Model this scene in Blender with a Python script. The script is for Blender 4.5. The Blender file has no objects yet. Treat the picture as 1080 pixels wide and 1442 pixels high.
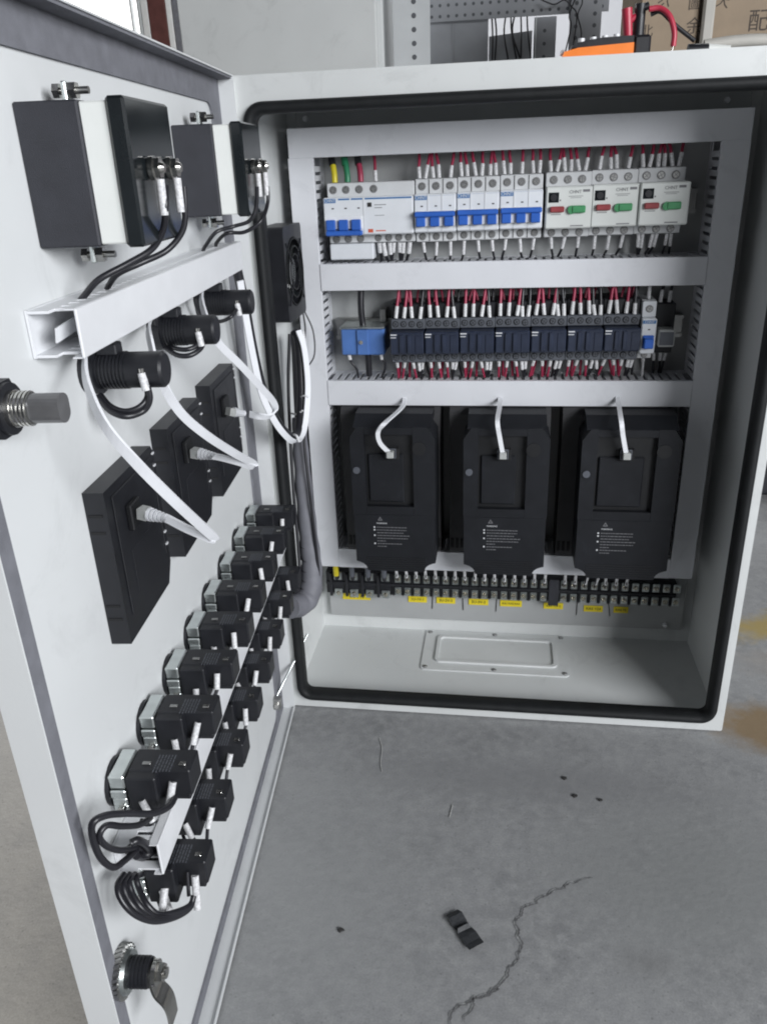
import bpy, math, random
from mathutils import Vector, Matrix
random.seed(7)
S = bpy.context.scene
COL = S.collection
PI = math.pi
# ------------------------------------------------------------------ camera
cam_d = bpy.data.cameras.new('camera'); cam = bpy.data.objects.new('camera', cam_d); COL.objects.link(cam)
cam.location = (0.34273, -1.07731, 0.84121)
cam.rotation_euler = (1.15912, 0.03563, 0.14229)
cam_d.sensor_fit = 'HORIZONTAL'; cam_d.sensor_width = 36.0; cam_d.lens = 37.327
cam_d.clip_start = 0.02; cam_d.clip_end = 100
S.camera = cam
# ------------------------------------------------------------------ world and lamps (indoor workshop light)
w = bpy.data.worlds.new('World'); S.world = w; w.use_nodes = True
w.node_tree.nodes['Background'].inputs[0].default_value = (0.86, 0.92, 1.0, 1)
w.node_tree.nodes['Background'].inputs[1].default_value = 0.025
def area(name, loc, target, size, power, color, sy=None):
    l = bpy.data.lights.new(name, 'AREA'); l.energy = power; l.color = color; l.size = size
    if sy: l.shape = 'RECTANGLE'; l.size_y = sy
    o = bpy.data.objects.new(name, l); COL.objects.link(o); o.location = loc
    o.rotation_euler = (Vector(target) - Vector(loc)).to_track_quat('-Z', 'Y').to_euler()
    return o
area('window_light_right', (2.52, -2.20, 1.50), (0.2, 0.0, 0.60), 1.9, 143, (0.95, 0.97, 1.0), 1.1)
area('back_fill_light', (0.2, 2.3, 3.0), (0.3, 2.9, 0.6), 2.2, 62, (0.96, 0.98, 1.0), 1.4)  # added fill lamp without a visible source, brightens the wall and rack behind
area('window_light_back', (-2.2, 2.6, 2.3), (-0.4, 0.0, 0.2), 1.2, 130, (0.97, 0.98, 1.0), 1.2)
S.view_settings.view_transform = 'Standard'; S.view_settings.look = 'None'
S.view_settings.exposure = 0.0; S.view_settings.gamma = 1.0
S.view_settings.use_curve_mapping = False
S.render.engine = 'CYCLES'
S.cycles.filter_width = 2.0          # a phone picture is a little soft
# ------------------------------------------------------------------ materials
MATS = {}
def mat(name, col, rough=0.5, metal=0.0, noise=0.06, scale=40.0, bump=0.0, bscale=300.0, spec=0.5, emit=None, trans=0.0, coat=0.0, dirt=0.0, dscale=16.0):
    m = bpy.data.materials.new(name); m.use_nodes = True
    nt = m.node_tree; b = nt.nodes['Principled BSDF']
    b.inputs['Roughness'].default_value = rough; b.inputs['Metallic'].default_value = metal
    b.inputs['Specular IOR Level'].default_value = spec
    if coat: b.inputs['Coat Weight'].default_value = coat
    if trans: b.inputs['Transmission Weight'].default_value = trans
    if emit:
        b.inputs['Emission Color'].default_value = (*emit[:3], 1); b.inputs['Emission Strength'].default_value = emit[3]
    tc = nt.nodes.new('ShaderNodeTexCoord')
    if noise:
        n = nt.nodes.new('ShaderNodeTexNoise'); n.inputs['Scale'].default_value = scale; n.inputs['Detail'].default_value = 5
        nt.links.new(tc.outputs['Object'], n.inputs['Vector'])
        r = nt.nodes.new('ShaderNodeValToRGB')
        r.color_ramp.elements[0].position = 0.3; r.color_ramp.elements[1].position = 0.72
        r.color_ramp.elements[0].color = (*[max(0, c * (1 - noise)) for c in col], 1)
        r.color_ramp.elements[1].color = (*[min(1, c * (1 + noise)) for c in col], 1)
        nt.links.new(n.outputs['Fac'], r.inputs['Fac']); out = r.outputs['Color']
        if dirt:      # faint smudges and scuffs
            dn = nt.nodes.new('ShaderNodeTexNoise'); dn.inputs['Scale'].default_value = dscale; dn.inputs['Detail'].default_value = 12; dn.inputs['Roughness'].default_value = 0.72; dn.inputs['Distortion'].default_value = 0.6
            nt.links.new(tc.outputs['Object'], dn.inputs['Vector'])
            dm = nt.nodes.new('ShaderNodeMapRange'); dm.inputs['From Min'].default_value = 0.55; dm.inputs['From Max'].default_value = 0.74; dm.inputs['To Min'].default_value = 1.0; dm.inputs['To Max'].default_value = 1.0 - dirt
            nt.links.new(dn.outputs['Fac'], dm.inputs['Value'])
            ds = nt.nodes.new('ShaderNodeVectorMath'); ds.operation = 'SCALE'; nt.links.new(out, ds.inputs[0]); nt.links.new(dm.outputs['Result'], ds.inputs['Scale']); out = ds.outputs['Vector']
        nt.links.new(out, b.inputs['Base Color'])
        mr = nt.nodes.new('ShaderNodeMapRange'); mr.inputs['To Min'].default_value = max(0.02, rough - 0.07); mr.inputs['To Max'].default_value = min(1, rough + 0.07)
        nt.links.new(n.outputs['Fac'], mr.inputs['Value']); nt.links.new(mr.outputs['Result'], b.inputs['Roughness'])
    else:
        b.inputs['Base Color'].default_value = (*col, 1)
    if bump:
        n2 = nt.nodes.new('ShaderNodeTexNoise'); n2.inputs['Scale'].default_value = bscale; n2.inputs['Detail'].default_value = 3
        nt.links.new(tc.outputs['Object'], n2.inputs['Vector'])
        bp = nt.nodes.new('ShaderNodeBump'); bp.inputs['Strength'].default_value = bump; bp.inputs['Distance'].default_value = 0.002
        nt.links.new(n2.outputs['Fac'], bp.inputs['Height']); nt.links.new(bp.outputs['Normal'], b.inputs['Normal'])
    MATS[name] = m; return m
mat('paint', (0.62, 0.635, 0.63), 0.42, noise=0.03, scale=9, bump=0.035, bscale=420, dirt=0.16, dscale=13)
mat('paint_door', (0.655, 0.67, 0.675), 0.38, noise=0.045, scale=4.5, dirt=0.13, dscale=9, bump=0.03, bscale=420)
mat('plate', (0.36, 0.368, 0.368), 0.45, noise=0.05, scale=14, bump=0.06, bscale=500)
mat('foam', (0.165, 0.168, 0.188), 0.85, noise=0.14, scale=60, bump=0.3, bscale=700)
mat('rubber', (0.011, 0.012, 0.013), 0.62, noise=0.2, scale=50, bump=0.1, spec=0.3)
mat('duct', (0.655, 0.665, 0.695), 0.38, noise=0.03, scale=12, dirt=0.12, dscale=20)
mat('black', (0.0105, 0.0112, 0.0145), 0.45, noise=0.2, scale=50, bump=0.1, bscale=900)
mat('black_gloss', (0.013, 0.016, 0.018), 0.16, noise=0.2, scale=20)
mat('black_matt', (0.025, 0.026, 0.033), 0.62, noise=0.15, scale=60, bump=0.25, bscale=1200)
mat('vfd', (0.0095, 0.0105, 0.0135), 0.55, dirt=-0.6, dscale=24, noise=0.16, scale=30, bump=0.2, bscale=1100, spec=0.32)
mat('vfd_dark', (0.007, 0.0075, 0.009), 0.55, noise=0.16, scale=30)
mat('navy', (0.020, 0.027, 0.050), 0.4, noise=0.2, scale=50)
mat('contactor_grey', (0.085, 0.092, 0.108), 0.5, noise=0.12, scale=60)
mat('cream', (0.70, 0.715, 0.69), 0.45, noise=0.03, scale=30)
mat('white', (0.72, 0.73, 0.75), 0.38, noise=0.03, scale=40)
mat('breaker', (0.66, 0.68, 0.71), 0.35, noise=0.03, scale=40)
mat('breaker_shoulder', (0.58, 0.59, 0.60), 0.42, noise=0.04, scale=40)
mat('protector', (0.60, 0.62, 0.60), 0.4, noise=0.03, scale=40)
mat('blue', (0.03, 0.115, 0.46), 0.35, noise=0.1, scale=40)
mat('blue_ct', (0.075, 0.165, 0.42), 0.35, noise=0.1, scale=40)
mat('blue_print', (0.05, 0.16, 0.36), 0.5, noise=0)
mat('red', (0.42, 0.03, 0.06), 0.4, noise=0.1)
mat('red_wire', (0.31, 0.025, 0.065), 0.4, noise=0.12)
mat('red_button', (0.27, 0.05, 0.055), 0.35, noise=0.1)
mat('green_button', (0.06, 0.26, 0.11), 0.35, noise=0.1)
mat('green_wire', (0.02, 0.19, 0.09), 0.4, noise=0.1)
mat('yellow_wire', (0.62, 0.52, 0.02), 0.4, noise=0.1)
mat('wire', (0.016, 0.016, 0.02), 0.36, noise=0.15)
mat('sleeve', (0.62, 0.62, 0.63), 0.45, noise=0.30, scale=520)
mat('cable_white', (0.74, 0.75, 0.78), 0.42, noise=0.04)
mat('chrome', (0.62, 0.61, 0.58), 0.2, metal=1, noise=0.1, scale=90)
mat('zinc', (0.66, 0.70, 0.69), 0.3, metal=1, noise=0.12, scale=60)
mat('steel', (0.42, 0.42, 0.41), 0.36, metal=1, noise=0.15, scale=80)
mat('rack_hole', (0.10, 0.105, 0.115), 0.8, noise=0)
mat('screw_ring', (0.20, 0.20, 0.205), 0.6, noise=0)
mat('vfd_body', (0.055, 0.055, 0.058), 0.5, noise=0.16, scale=30, spec=0.3)
mat('brass', (0.70, 0.66, 0.56), 0.26, metal=1, noise=0.15, scale=90)
mat('latch_grey', (0.20, 0.20, 0.205), 0.36, metal=0.55, noise=0.15, scale=60)
mat('dark_hole', (0.008, 0.008, 0.009), 0.8, noise=0)
mat('spiral', (0.165, 0.167, 0.188), 0.62, noise=0.12, scale=50)
mat('clear_plastic', (0.42, 0.43, 0.42), 0.18, noise=0.1, scale=60)
mat('label_yellow', (0.72, 0.58, 0.02), 0.5, noise=0.08, scale=90)
mat('ink', (0.02, 0.02, 0.02), 0.6, noise=0)
mat('print_white', (0.62, 0.63, 0.65), 0.6, noise=0)
mat('print_grey', (0.16, 0.16, 0.17), 0.6, noise=0)
mat('qr_grey', (0.22, 0.23, 0.24), 0.6, noise=0.3, scale=900)
mat('print_red', (0.55, 0.10, 0.05), 0.6, noise=0)
mat('orange', (0.85, 0.22, 0.03), 0.4, noise=0.06)
mat('cardboard', (0.29, 0.225, 0.16), 0.8, noise=0.08, scale=25, bump=0.1, bscale=200)
mat('cardboard_ink', (0.07, 0.055, 0.045), 0.8, noise=0.2, scale=70)
mat('rack', (0.30, 0.31, 0.33), 0.4, noise=0.06, scale=20)
mat('rack_light', (0.55, 0.57, 0.58), 0.4, noise=0.04, scale=20)
mat('wall', (0.60, 0.605, 0.63), 0.8, noise=0.03, scale=3)
mat('window_frame_white', (0.78, 0.78, 0.77), 0.4, noise=0.04)
mat('brown', (0.12, 0.045, 0.04), 0.5, noise=0.2, scale=20)
mat('daylight', (0.8, 0.8, 0.8), 0.5, noise=0, emit=(1.0, 0.995, 0.97, 2.6))
mat('plank', (0.44, 0.425, 0.39), 0.6, noise=0.08, scale=18)
mat('tape', (0.026, 0.028, 0.031), 0.55, noise=0.3, scale=90, bump=0.4, bscale=250)
mat('dirt', (0.035, 0.034, 0.033), 0.9, noise=0.4, scale=200)
mat('chip_light', (0.42, 0.42, 0.41), 0.9, noise=0.2, scale=200)
mat('crack', (0.135, 0.135, 0.138), 0.95, noise=0.4, scale=150)
mat('crack_edge', (0.33, 0.335, 0.335), 0.9, noise=0.3, scale=150)
def mix_mat(name, cols, scales, rough, bump=0.3):
    """floor-like material: three scales of noise blended between the given colours"""
    m = bpy.data.materials.new(name); m.use_nodes = True; nt = m.node_tree; b = nt.nodes['Principled BSDF']
    tc = nt.nodes.new('ShaderNodeTexCoord'); prev = None
    for i, (c, sc) in enumerate(zip(cols, [None] + scales)):
        if prev is None:
            rgb = nt.nodes.new('ShaderNodeRGB'); rgb.outputs[0].default_value = (*c, 1); prev = rgb.outputs[0]; continue
        n = nt.nodes.new('ShaderNodeTexNoise'); n.inputs['Scale'].default_value = sc; n.inputs['Detail'].default_value = 8; n.inputs['Roughness'].default_value = 0.62
        nt.links.new(tc.outputs['Object'], n.inputs['Vector'])
        r = nt.nodes.new('ShaderNodeValToRGB'); r.color_ramp.elements[0].position = 0.42; r.color_ramp.elements[1].position = 0.66
        nt.links.new(n.outputs['Fac'], r.inputs['Fac'])
        mx = nt.nodes.new('ShaderNodeMix'); mx.data_type = 'RGBA'
        nt.links.new(r.outputs['Color'], mx.inputs[0]); nt.links.new(prev, mx.inputs[6]); mx.inputs[7].default_value = (*c, 1)
        prev = mx.outputs[2]
    nt.links.new(prev, b.inputs['Base Color'])
    b.inputs['Roughness'].default_value = rough
    vo = nt.nodes.new('ShaderNodeTexVoronoi'); vo.inputs['Scale'].default_value = 95; nt.links.new(tc.outputs['Object'], vo.inputs['Vector'])
    pr = nt.nodes.new('ShaderNodeMapRange'); pr.inputs['From Min'].default_value = 0.05; pr.inputs['From Max'].default_value = 0.16; pr.inputs['To Min'].default_value = 0.72; pr.inputs['To Max'].default_value = 1.0
    nt.links.new(vo.outputs['Distance'], pr.inputs['Value'])
    gn = nt.nodes.new('ShaderNodeTexNoise'); gn.inputs['Scale'].default_value = 420; gn.inputs['Detail'].default_value = 4; nt.links.new(tc.outputs['Object'], gn.inputs['Vector'])
    gr = nt.nodes.new('ShaderNodeMapRange'); gr.inputs['From Min'].default_value = 0.3; gr.inputs['From Max'].default_value = 0.7; gr.inputs['To Min'].default_value = 0.88; gr.inputs['To Max'].default_value = 1.09
    nt.links.new(gn.outputs['Fac'], gr.inputs['Value'])
    mm = nt.nodes.new('ShaderNodeMath'); mm.operation = 'MULTIPLY'; nt.links.new(pr.outputs['Result'], mm.inputs[0]); nt.links.new(gr.outputs['Result'], mm.inputs[1])
    vm = nt.nodes.new('ShaderNodeVectorMath'); vm.operation = 'SCALE'; nt.links.new(prev, vm.inputs[0]); nt.links.new(mm.outputs[0], vm.inputs['Scale'])
    nt.links.new(vm.outputs['Vector'], b.inputs['Base Color'])
    n2 = nt.nodes.new('ShaderNodeTexNoise'); n2.inputs['Scale'].default_value = 120; n2.inputs['Detail'].default_value = 8
    nt.links.new(tc.outputs['Object'], n2.inputs['Vector'])
    bp = nt.nodes.new('ShaderNodeBump'); bp.inputs['Strength'].default_value = bump; bp.inputs['Distance'].default_value = 0.002
    nt.links.new(n2.outputs['Fac'], bp.inputs['Height']); nt.links.new(bp.outputs['Normal'], b.inputs['Normal'])
    MATS[name] = m; return m
mix_mat('concrete', [(0.255, 0.258, 0.263), (0.30, 0.303, 0.306), (0.222, 0.225, 0.229), (0.31, 0.313, 0.314)], [2.2, 9, 55], 0.62)
def stain(name, cx, cy, sx, sy, col, amt, nscale, edge=(0.55, 1.05), rot=0.0):
    """worn paint or dirt on the floor: a ragged patch of another colour"""
    nt = MATS[name].node_tree; b = nt.nodes['Principled BSDF']; prev = b.inputs['Base Color'].links[0].from_socket
    N = nt.nodes.new; tc = N('ShaderNodeTexCoord'); mp = N('ShaderNodeMapping'); mp.vector_type = 'TEXTURE'
    mp.inputs['Location'].default_value = (cx, cy, 0); mp.inputs['Rotation'].default_value = (0, 0, rot); mp.inputs['Scale'].default_value = (sx, sy, 1)
    nt.links.new(tc.outputs['Object'], mp.inputs['Vector'])
    ln = N('ShaderNodeVectorMath'); ln.operation = 'LENGTH'; nt.links.new(mp.outputs['Vector'], ln.inputs[0])
    n = N('ShaderNodeTexNoise'); n.inputs['Scale'].default_value = nscale; n.inputs['Detail'].default_value = 9; n.inputs['Roughness'].default_value = 0.7
    nt.links.new(tc.outputs['Object'], n.inputs['Vector'])
    ad = N('ShaderNodeMath'); ad.operation = 'MULTIPLY_ADD'; ad.inputs[1].default_value = 1.3; ad.inputs[2].default_value = -0.65; nt.links.new(n.outputs['Fac'], ad.inputs[0])
    su = N('ShaderNodeMath'); su.operation = 'ADD'; nt.links.new(ln.outputs['Value'], su.inputs[0]); nt.links.new(ad.outputs[0], su.inputs[1])
    mr = N('ShaderNodeMapRange'); mr.inputs['From Min'].default_value = edge[0]; mr.inputs['From Max'].default_value = edge[1]; mr.inputs['To Min'].default_value = amt; mr.inputs['To Max'].default_value = 0
    nt.links.new(su.outputs[0], mr.inputs['Value'])
    mx = N('ShaderNodeMix'); mx.data_type = 'RGBA'; nt.links.new(mr.outputs['Result'], mx.inputs[0]); nt.links.new(prev, mx.inputs[6]); mx.inputs[7].default_value = (*col, 1)
    nt.links.new(mx.outputs[2], b.inputs['Base Color'])
stain('concrete', 0.98, 0.36, 0.26, 0.062, (0.36, 0.27, 0.09), 0.9, 16, rot=0.25)
stain('concrete', 0.82, 0.0, 0.16, 0.085, (0.23, 0.16, 0.085), 0.9, 14, rot=-0.35)
stain('concrete', 1.0, 0.18, 0.22, 0.12, (0.27, 0.245, 0.22), 0.8, 12)
stain('concrete', 0.62, -0.30, 0.22, 0.16, (0.215, 0.222, 0.22), 0.7, 9, (0.3, 1.2))
stain('concrete', 0.12, -0.35, 0.16, 0.22, (0.29, 0.295, 0.295), 0.6, 10, (0.3, 1.2))
stain('concrete', 0.42, -0.14, 0.3, 0.05, (0.205, 0.207, 0.212), 0.6, 18, (0.3, 1.2))
stain('concrete', 0.52, -0.42, 0.035, 0.02, (0.16, 0.16, 0.16), 0.45, 40, (0.2, 1.2))
mix_mat('floor_warm', [(0.33, 0.31, 0.275), (0.37, 0.35, 0.315), (0.28, 0.265, 0.24)], [3, 20], 0.62)
# ------------------------------------------------------------------ mesh builder
class MB:
    def __init__(s): s.v = []; s.f = []; s.m = []; s.sm = []; s.mats = []
    def mi(s, m):
        if m not in s.mats: s.mats.append(m)
        return s.mats.index(m)
    def add(s, vs, fs, m, smooth=False):
        o = len(s.v); s.v += [tuple(v) for v in vs]; i = s.mi(m)
        for f in fs: s.f.append([o + k for k in f]); s.m.append(i); s.sm.append(smooth)
    def box(s, x0, x1, y0, y1, z0, z1, m, c=0.0):
        if x0 > x1: x0, x1 = x1, x0
        if y0 > y1: y0, y1 = y1, y0
        if z0 > z1: z0, z1 = z1, z0
        if c <= 0:
            vs = [(x, y, z) for x in (x0, x1) for y in (y0, y1) for z in (z0, z1)]
            s.add(vs, [(0, 1, 3, 2), (4, 6, 7, 5), (0, 4, 5, 1), (2, 3, 7, 6), (0, 2, 6, 4), (1, 5, 7, 3)], m); return s
        c = min(c, (x1 - x0) * .45, (y1 - y0) * .45, (z1 - z0) * .45)
        L = [(x0, x1), (y0, y1), (z0, z1)]; vs = []; idx = {}
        for a in range(3):
            for cx in (0, 1):
                for cy in (0, 1):
                    for cz in (0, 1):
                        cc = (cx, cy, cz); p = []
                        for k in range(3):
                            q = L[k][cc[k]]
                            if k != a: q += c if cc[k] == 0 else -c
                            p.append(q)
                        idx[(a, cc)] = len(vs); vs.append(tuple(p))
        fs = []
        def srt(k, axis_val):
            return k
        for a in range(3):
            b, d = (a + 1) % 3, (a + 2) % 3
            for e in (0, 1):
                q = []
                for (i, j) in ((0, 0), (1, 0), (1, 1), (0, 1)):
                    cc = [0, 0, 0]; cc[a] = e; cc[b] = i; cc[d] = j; q.append(idx[(a, tuple(cc))])
                fs.append(q if e else q[::-1])
        for a in range(3):       # edges along axis a, between faces b and d
            b, d = (a + 1) % 3, (a + 2) % 3
            for i in (0, 1):
                for j in (0, 1):
                    c0 = [0, 0, 0]; c1 = [0, 0, 0]; c0[b] = c1[b] = i; c0[d] = c1[d] = j; c1[a] = 1
                    q = [idx[(b, tuple(c0))], idx[(d, tuple(c0))], idx[(d, tuple(c1))], idx[(b, tuple(c1))]]
                    fs.append(q if (i + j) % 2 else q[::-1])
        for cx in (0, 1):
            for cy in (0, 1):
                for cz in (0, 1):
                    cc = (cx, cy, cz); q = [idx[(0, cc)], idx[(1, cc)], idx[(2, cc)]]
                    fs.append(q if (cx + cy + cz) % 2 else q[::-1])
        s.add(vs, fs, m); return s
    def cyl(s, p0, p1, r, m, seg=12, r2=None, cap0=True, cap1=True, phase=0.0):
        p0 = Vector(p0); p1 = Vector(p1); d = (p1 - p0).normalized(); r2 = r if r2 is None else r2
        u = d.cross(Vector((0, 0, 1)) if abs(d.z) < .9 else Vector((1, 0, 0))).normalized(); w_ = d.cross(u)
        ring = [(math.cos(phase + 2 * PI * k / seg), math.sin(phase + 2 * PI * k / seg)) for k in range(seg)]
        A = [p0 + (u * a + w_ * b) * r for a, b in ring]; B = [p1 + (u * a + w_ * b) * r2 for a, b in ring]
        s.add(A + B, [(k, (k + 1) % seg, seg + (k + 1) % seg, seg + k) for k in range(seg)], m, seg > 7)
        if cap0: s.add(A, [list(range(seg))[::-1]], m)
        if cap1: s.add(B, [list(range(seg))], m)
        return s
    def tube(s, pts, r, m, seg=8, sub=5, raw=False):
        P = [Vector(p) for p in (pts if raw else smooth(pts, sub))]; n = len(P)
        t0 = (P[1] - P[0]).normalized(); u = t0.cross(Vector((0.3, 0.2, 1))).normalized()
        vs = []
        for i, p in enumerate(P):
            t = (P[min(i + 1, n - 1)] - P[max(i - 1, 0)]).normalized()
            u = (u - t * u.dot(t)).normalized(); v = t.cross(u)
            rr_ = r[i] if isinstance(r, (list, tuple)) else r
            vs += [p + (u * math.cos(2 * PI * k / seg) + v * math.sin(2 * PI * k / seg)) * rr_ for k in range(seg)]
        fs = [(i * seg + k, i * seg + (k + 1) % seg, (i + 1) * seg + (k + 1) % seg, (i + 1) * seg + k) for i in range(n - 1) for k in range(seg)]
        s.add(vs, fs, m, True)
        s.add(vs[:seg], [list(range(seg))[::-1]], m); s.add(vs[-seg:], [list(range(seg))], m); return s
    def ribbon(s, pts, wdir, width, thick, m, sub=5, raw=False):
        """flat strip along a path; wdir = direction (one or one per point) of its width"""
        P = [Vector(p) for p in (pts if raw else smooth(pts, sub))]; n = len(P); vs = []
        for i, p in enumerate(P):
            t = (P[min(i + 1, n - 1)] - P[max(i - 1, 0)]).normalized()
            if isinstance(wdir, list):
                q = i / (n - 1) * (len(wdir) - 1); k = min(int(q), len(wdir) - 2); wv = Vector(wdir[k]).lerp(Vector(wdir[k + 1]), q - k)
            else: wv = Vector(wdir)
            wv = (wv - t * wv.dot(t)).normalized(); nn = t.cross(wv)
            for a, b in ((-1, -1), (1, -1), (1, 1), (-1, 1)): vs.append(p + wv * a * width / 2 + nn * b * thick / 2)
        fs = [(i * 4 + k, i * 4 + (k + 1) % 4, i * 4 + 4 + (k + 1) % 4, i * 4 + 4 + k) for i in range(n - 1) for k in range(4)]
        fs += [(3, 2, 1, 0), tuple((n - 1) * 4 + k for k in range(4))]
        s.add(vs, fs, m); return s
    def prism(s, poly, f, a, b, m):
        """poly: 2-D outline, f(u, v, w) -> xyz, extruded from w=a to w=b"""
        n = len(poly)
        A = [f(u, v, a) for u, v in poly]; B = [f(u, v, b) for u, v in poly]
        s.add(A + B, [list(range(n))[::-1], [n + k for k in range(n)]] + [(k, (k + 1) % n, n + (k + 1) % n, n + k) for k in range(n)], m); return s
    def ring(s, outer, inner, f, a, b, m):
        n = len(outer); V_ = [f(u, v, w_) for w_ in (a, b) for u, v in outer] + [f(u, v, w_) for w_ in (a, b) for u, v in inner]
        fs = []
        for k in range(n):
            j = (k + 1) % n
            fs += [(k, j, n + j, n + k), (2 * n + j, 2 * n + k, 3 * n + k, 3 * n + j), (j, k, 2 * n + k, 2 * n + j), (n + k, n + j, 3 * n + j, 3 * n + k)]
        s.add(V_, fs, m); return s
    def mesh(s, name):
        me = bpy.data.meshes.new(name); me.from_pydata(s.v, [], s.f)
        for m in s.mats: me.materials.append(MATS[m])
        me.polygons.foreach_set('material_index', s.m); me.polygons.foreach_set('use_smooth', s.sm); me.update()
        import bmesh
        bm = bmesh.new(); bm.from_mesh(me); bmesh.ops.recalc_face_normals(bm, faces=bm.faces); bm.to_mesh(me); bm.free()
        return me
    def build(s, name, parent=None, loc=None, rot=None, label=None):
        return put(name, s.mesh(name), parent, loc, rot, label)
def smooth(pts, sub=5):
    P = [Vector(p) for p in pts]
    if len(P) < 3: return [P[0].lerp(P[-1], i / sub) for i in range(sub + 1)]
    Q = [P[0] * 2 - P[1]] + P + [P[-1] * 2 - P[-2]]; out = []
    for i in range(1, len(Q) - 2):
        a, b, c, d = Q[i - 1:i + 3]
        for k in range(sub):
            t = k / sub
            out.append(0.5 * (2 * b + (c - a) * t + (2 * a - 5 * b + 4 * c - d) * t * t + (3 * b - a - 3 * c + d) * t ** 3))
    return out + [P[-1]]
def put(name, me, parent=None, loc=None, rot=None, label=None):
    o = bpy.data.objects.new(name, me); COL.objects.link(o)
    if parent: o.parent = parent
    if loc: o.location = loc
    if rot: o.rotation_euler = rot
    if label: o['label'] = label
    return o
def thing(name, label, cat, loc=(0, 0, 0), rotz=0.0, group=None, me=None):
    o = bpy.data.objects.new(name, me); COL.objects.link(o); o.location = loc; o.rotation_euler = (0, 0, rotz)
    o['label'] = label; o['category'] = cat
    if group: o['group'] = group
    return o
def struct(o): o['kind'] = 'structure'; return o
def rrect(x0, x1, z0, z1, r, n=6):
    out = []
    for cx, cz, a in ((x1 - r, z1 - r, 0), (x0 + r, z1 - r, 90), (x0 + r, z0 + r, 180), (x1 - r, z0 + r, 270)):
        for k in range(n + 1):
            t = math.radians(a + 90 * k / n); out.append((cx + r * math.cos(t), cz + r * math.sin(t)))
    return out
_T = {}
def text_mesh(body, size, m, depth=0.0002):
    k = (body, size, m)
    if k not in _T:
        c = bpy.data.curves.new('lettering', 'FONT'); c.body = body; c.size = size; c.align_x = 'CENTER'; c.align_y = 'CENTER'; c.extrude = depth
        c.resolution_u = 2
        o = bpy.data.objects.new('lettering', c); COL.objects.link(o)
        me = bpy.data.meshes.new_from_object(o.evaluated_get(bpy.context.evaluated_depsgraph_get()))
        bpy.data.objects.remove(o); me.name = 'lettering'; me.materials.clear(); me.materials.append(MATS[m]); _T[k] = me
    return _T[k]
FRONT = (PI / 2, 0, 0)          # text that faces -y
def lettering(body, size, m, parent, loc, rot=FRONT):
    return put('lettering', text_mesh(body, size, m), parent, loc, rot)
CACHE = {}
def cached(key, fn):
    if key not in CACHE: CACHE[key] = fn()
    return CACHE[key]
def screw_mesh(r=0.0045, dark='dark_hole', metal='steel', facing=(0, -1, 0)):
    def fn():
        b = MB(); d = Vector(facing)
        b.cyl((0, 0, 0), d * 0.0006, r * 1.22, dark if metal == 'contactor_grey' else 'screw_ring', 12); b.cyl((0, 0, 0), d * 0.0016, r, metal, 12, r2=r * 0.86)
        u = Vector((1, 0, 0)) if abs(d.x) < .5 else Vector((0, 1, 0)); v = d.cross(u)
        for a, c in ((u + v * .3, v - u * .3), (v - u * .3, u + v * .3)):
            a = a.normalized() * r * .8; c = c.normalized() * r * .10; o = d * 0.0018
            b.add([o - a - c, o + a - c, o + a + c, o - a + c], [(0, 1, 2, 3)], 'screw_ring' if metal != 'contactor_grey' else dark)
        return b.mesh('screw')
    return cached(('screw', r, dark, metal, tuple(facing)), fn)
# ------------------------------------------------------------------ frames of reference
TH = 1.48241                          # opening angle of the door
DD = Vector((math.cos(TH), -math.sin(TH), 0)); DN = Vector((math.sin(TH), math.cos(TH), 0))
HINGE = Vector((0.00655, -0.00442, 0))
def DW(s, n, h): return HINGE + DD * s + DN * (n - 0.022) + Vector((0, 0, h))
W, H, DEP = 0.70, 0.9491, 0.254
XZ = lambda u, v, w_: (u, w_, v)
# ================================================================== the setting
b = MB(); b.add([(-6, -6, 0), (8, -6, 0), (8, 6, 0), (-6, 6, 0)], [(0, 1, 2, 3)], 'concrete')
struct(b.build('floor', loc=(0, 0, -0.003)))
b = MB(); b.add([(-6, -6, 0), (-0.06, -6, 0), (-0.045, -1, 0), (-0.05, 0.2, 0), (-0.06, 6, 0), (-6, 6, 0)], [(0, 1, 2, 3, 4, 5)], 'floor_warm')
struct(b.build('floor_left', loc=(0, 0, 0.0005)))  # thin sheet giving the floor a warmer, lighter colour left of the door
b = MB(); b.add([(-6, 4.2, -1), (8, 4.2, -1), (8, 4.2, 3.4), (-6, 4.2, 3.4)], [(0, 1, 2, 3)], 'wall')
struct(b.build('wall'))
# crack in the concrete: dark irregular groove with chipped pale lips
def crack(pts, name='crack'):
    P = smooth([(x, y, 0) for x, y in pts], 14); b = MB(); rnd = random.Random(3)
    Q = [p + Vector((rnd.uniform(-.0010, .0010) + .0018 * math.sin(p.y * 300) + .0008 * math.sin(p.x * 700), rnd.uniform(-.0010, .0010) + .0016 * math.sin(p.x * 330), 0)) for p in P]
    n = len(Q)
    for wid, m, z, off in ((0.0013, 'crack_edge', 0.0, 0.0010), (0.0007, 'crack', 0.0005, 0.0)):
        vs = []
        for i, p in enumerate(Q):
            t = (Q[min(i + 1, n - 1)] - Q[max(i - 1, 0)]).normalized(); u = Vector((-t.y, t.x, 0))
            ww = wid * rnd.uniform(.35, 1.25) * (0.25 + min(1, i / 8, (n - 1 - i) / 14))
            vs += [p + u * (ww + off) + Vector((0, 0, z)), p - u * (ww - off) + Vector((0, 0, z))]
        b.add(vs, [(2 * i, 2 * i + 1, 2 * i + 3, 2 * i + 2) for i in range(n - 1)], m)
    return struct(b.build(name, loc=(0, 0, -0.0022)))
crack([(0.3028, -0.5193), (0.3115, -0.4986), (0.3456, -0.4800), (0.3626, -0.4578), (0.3797, -0.4202), (0.3760, -0.3845), (0.3848, -0.3654), (0.4132, -0.3414), (0.4404, -0.3233), (0.4727, -0.3055)])
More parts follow.
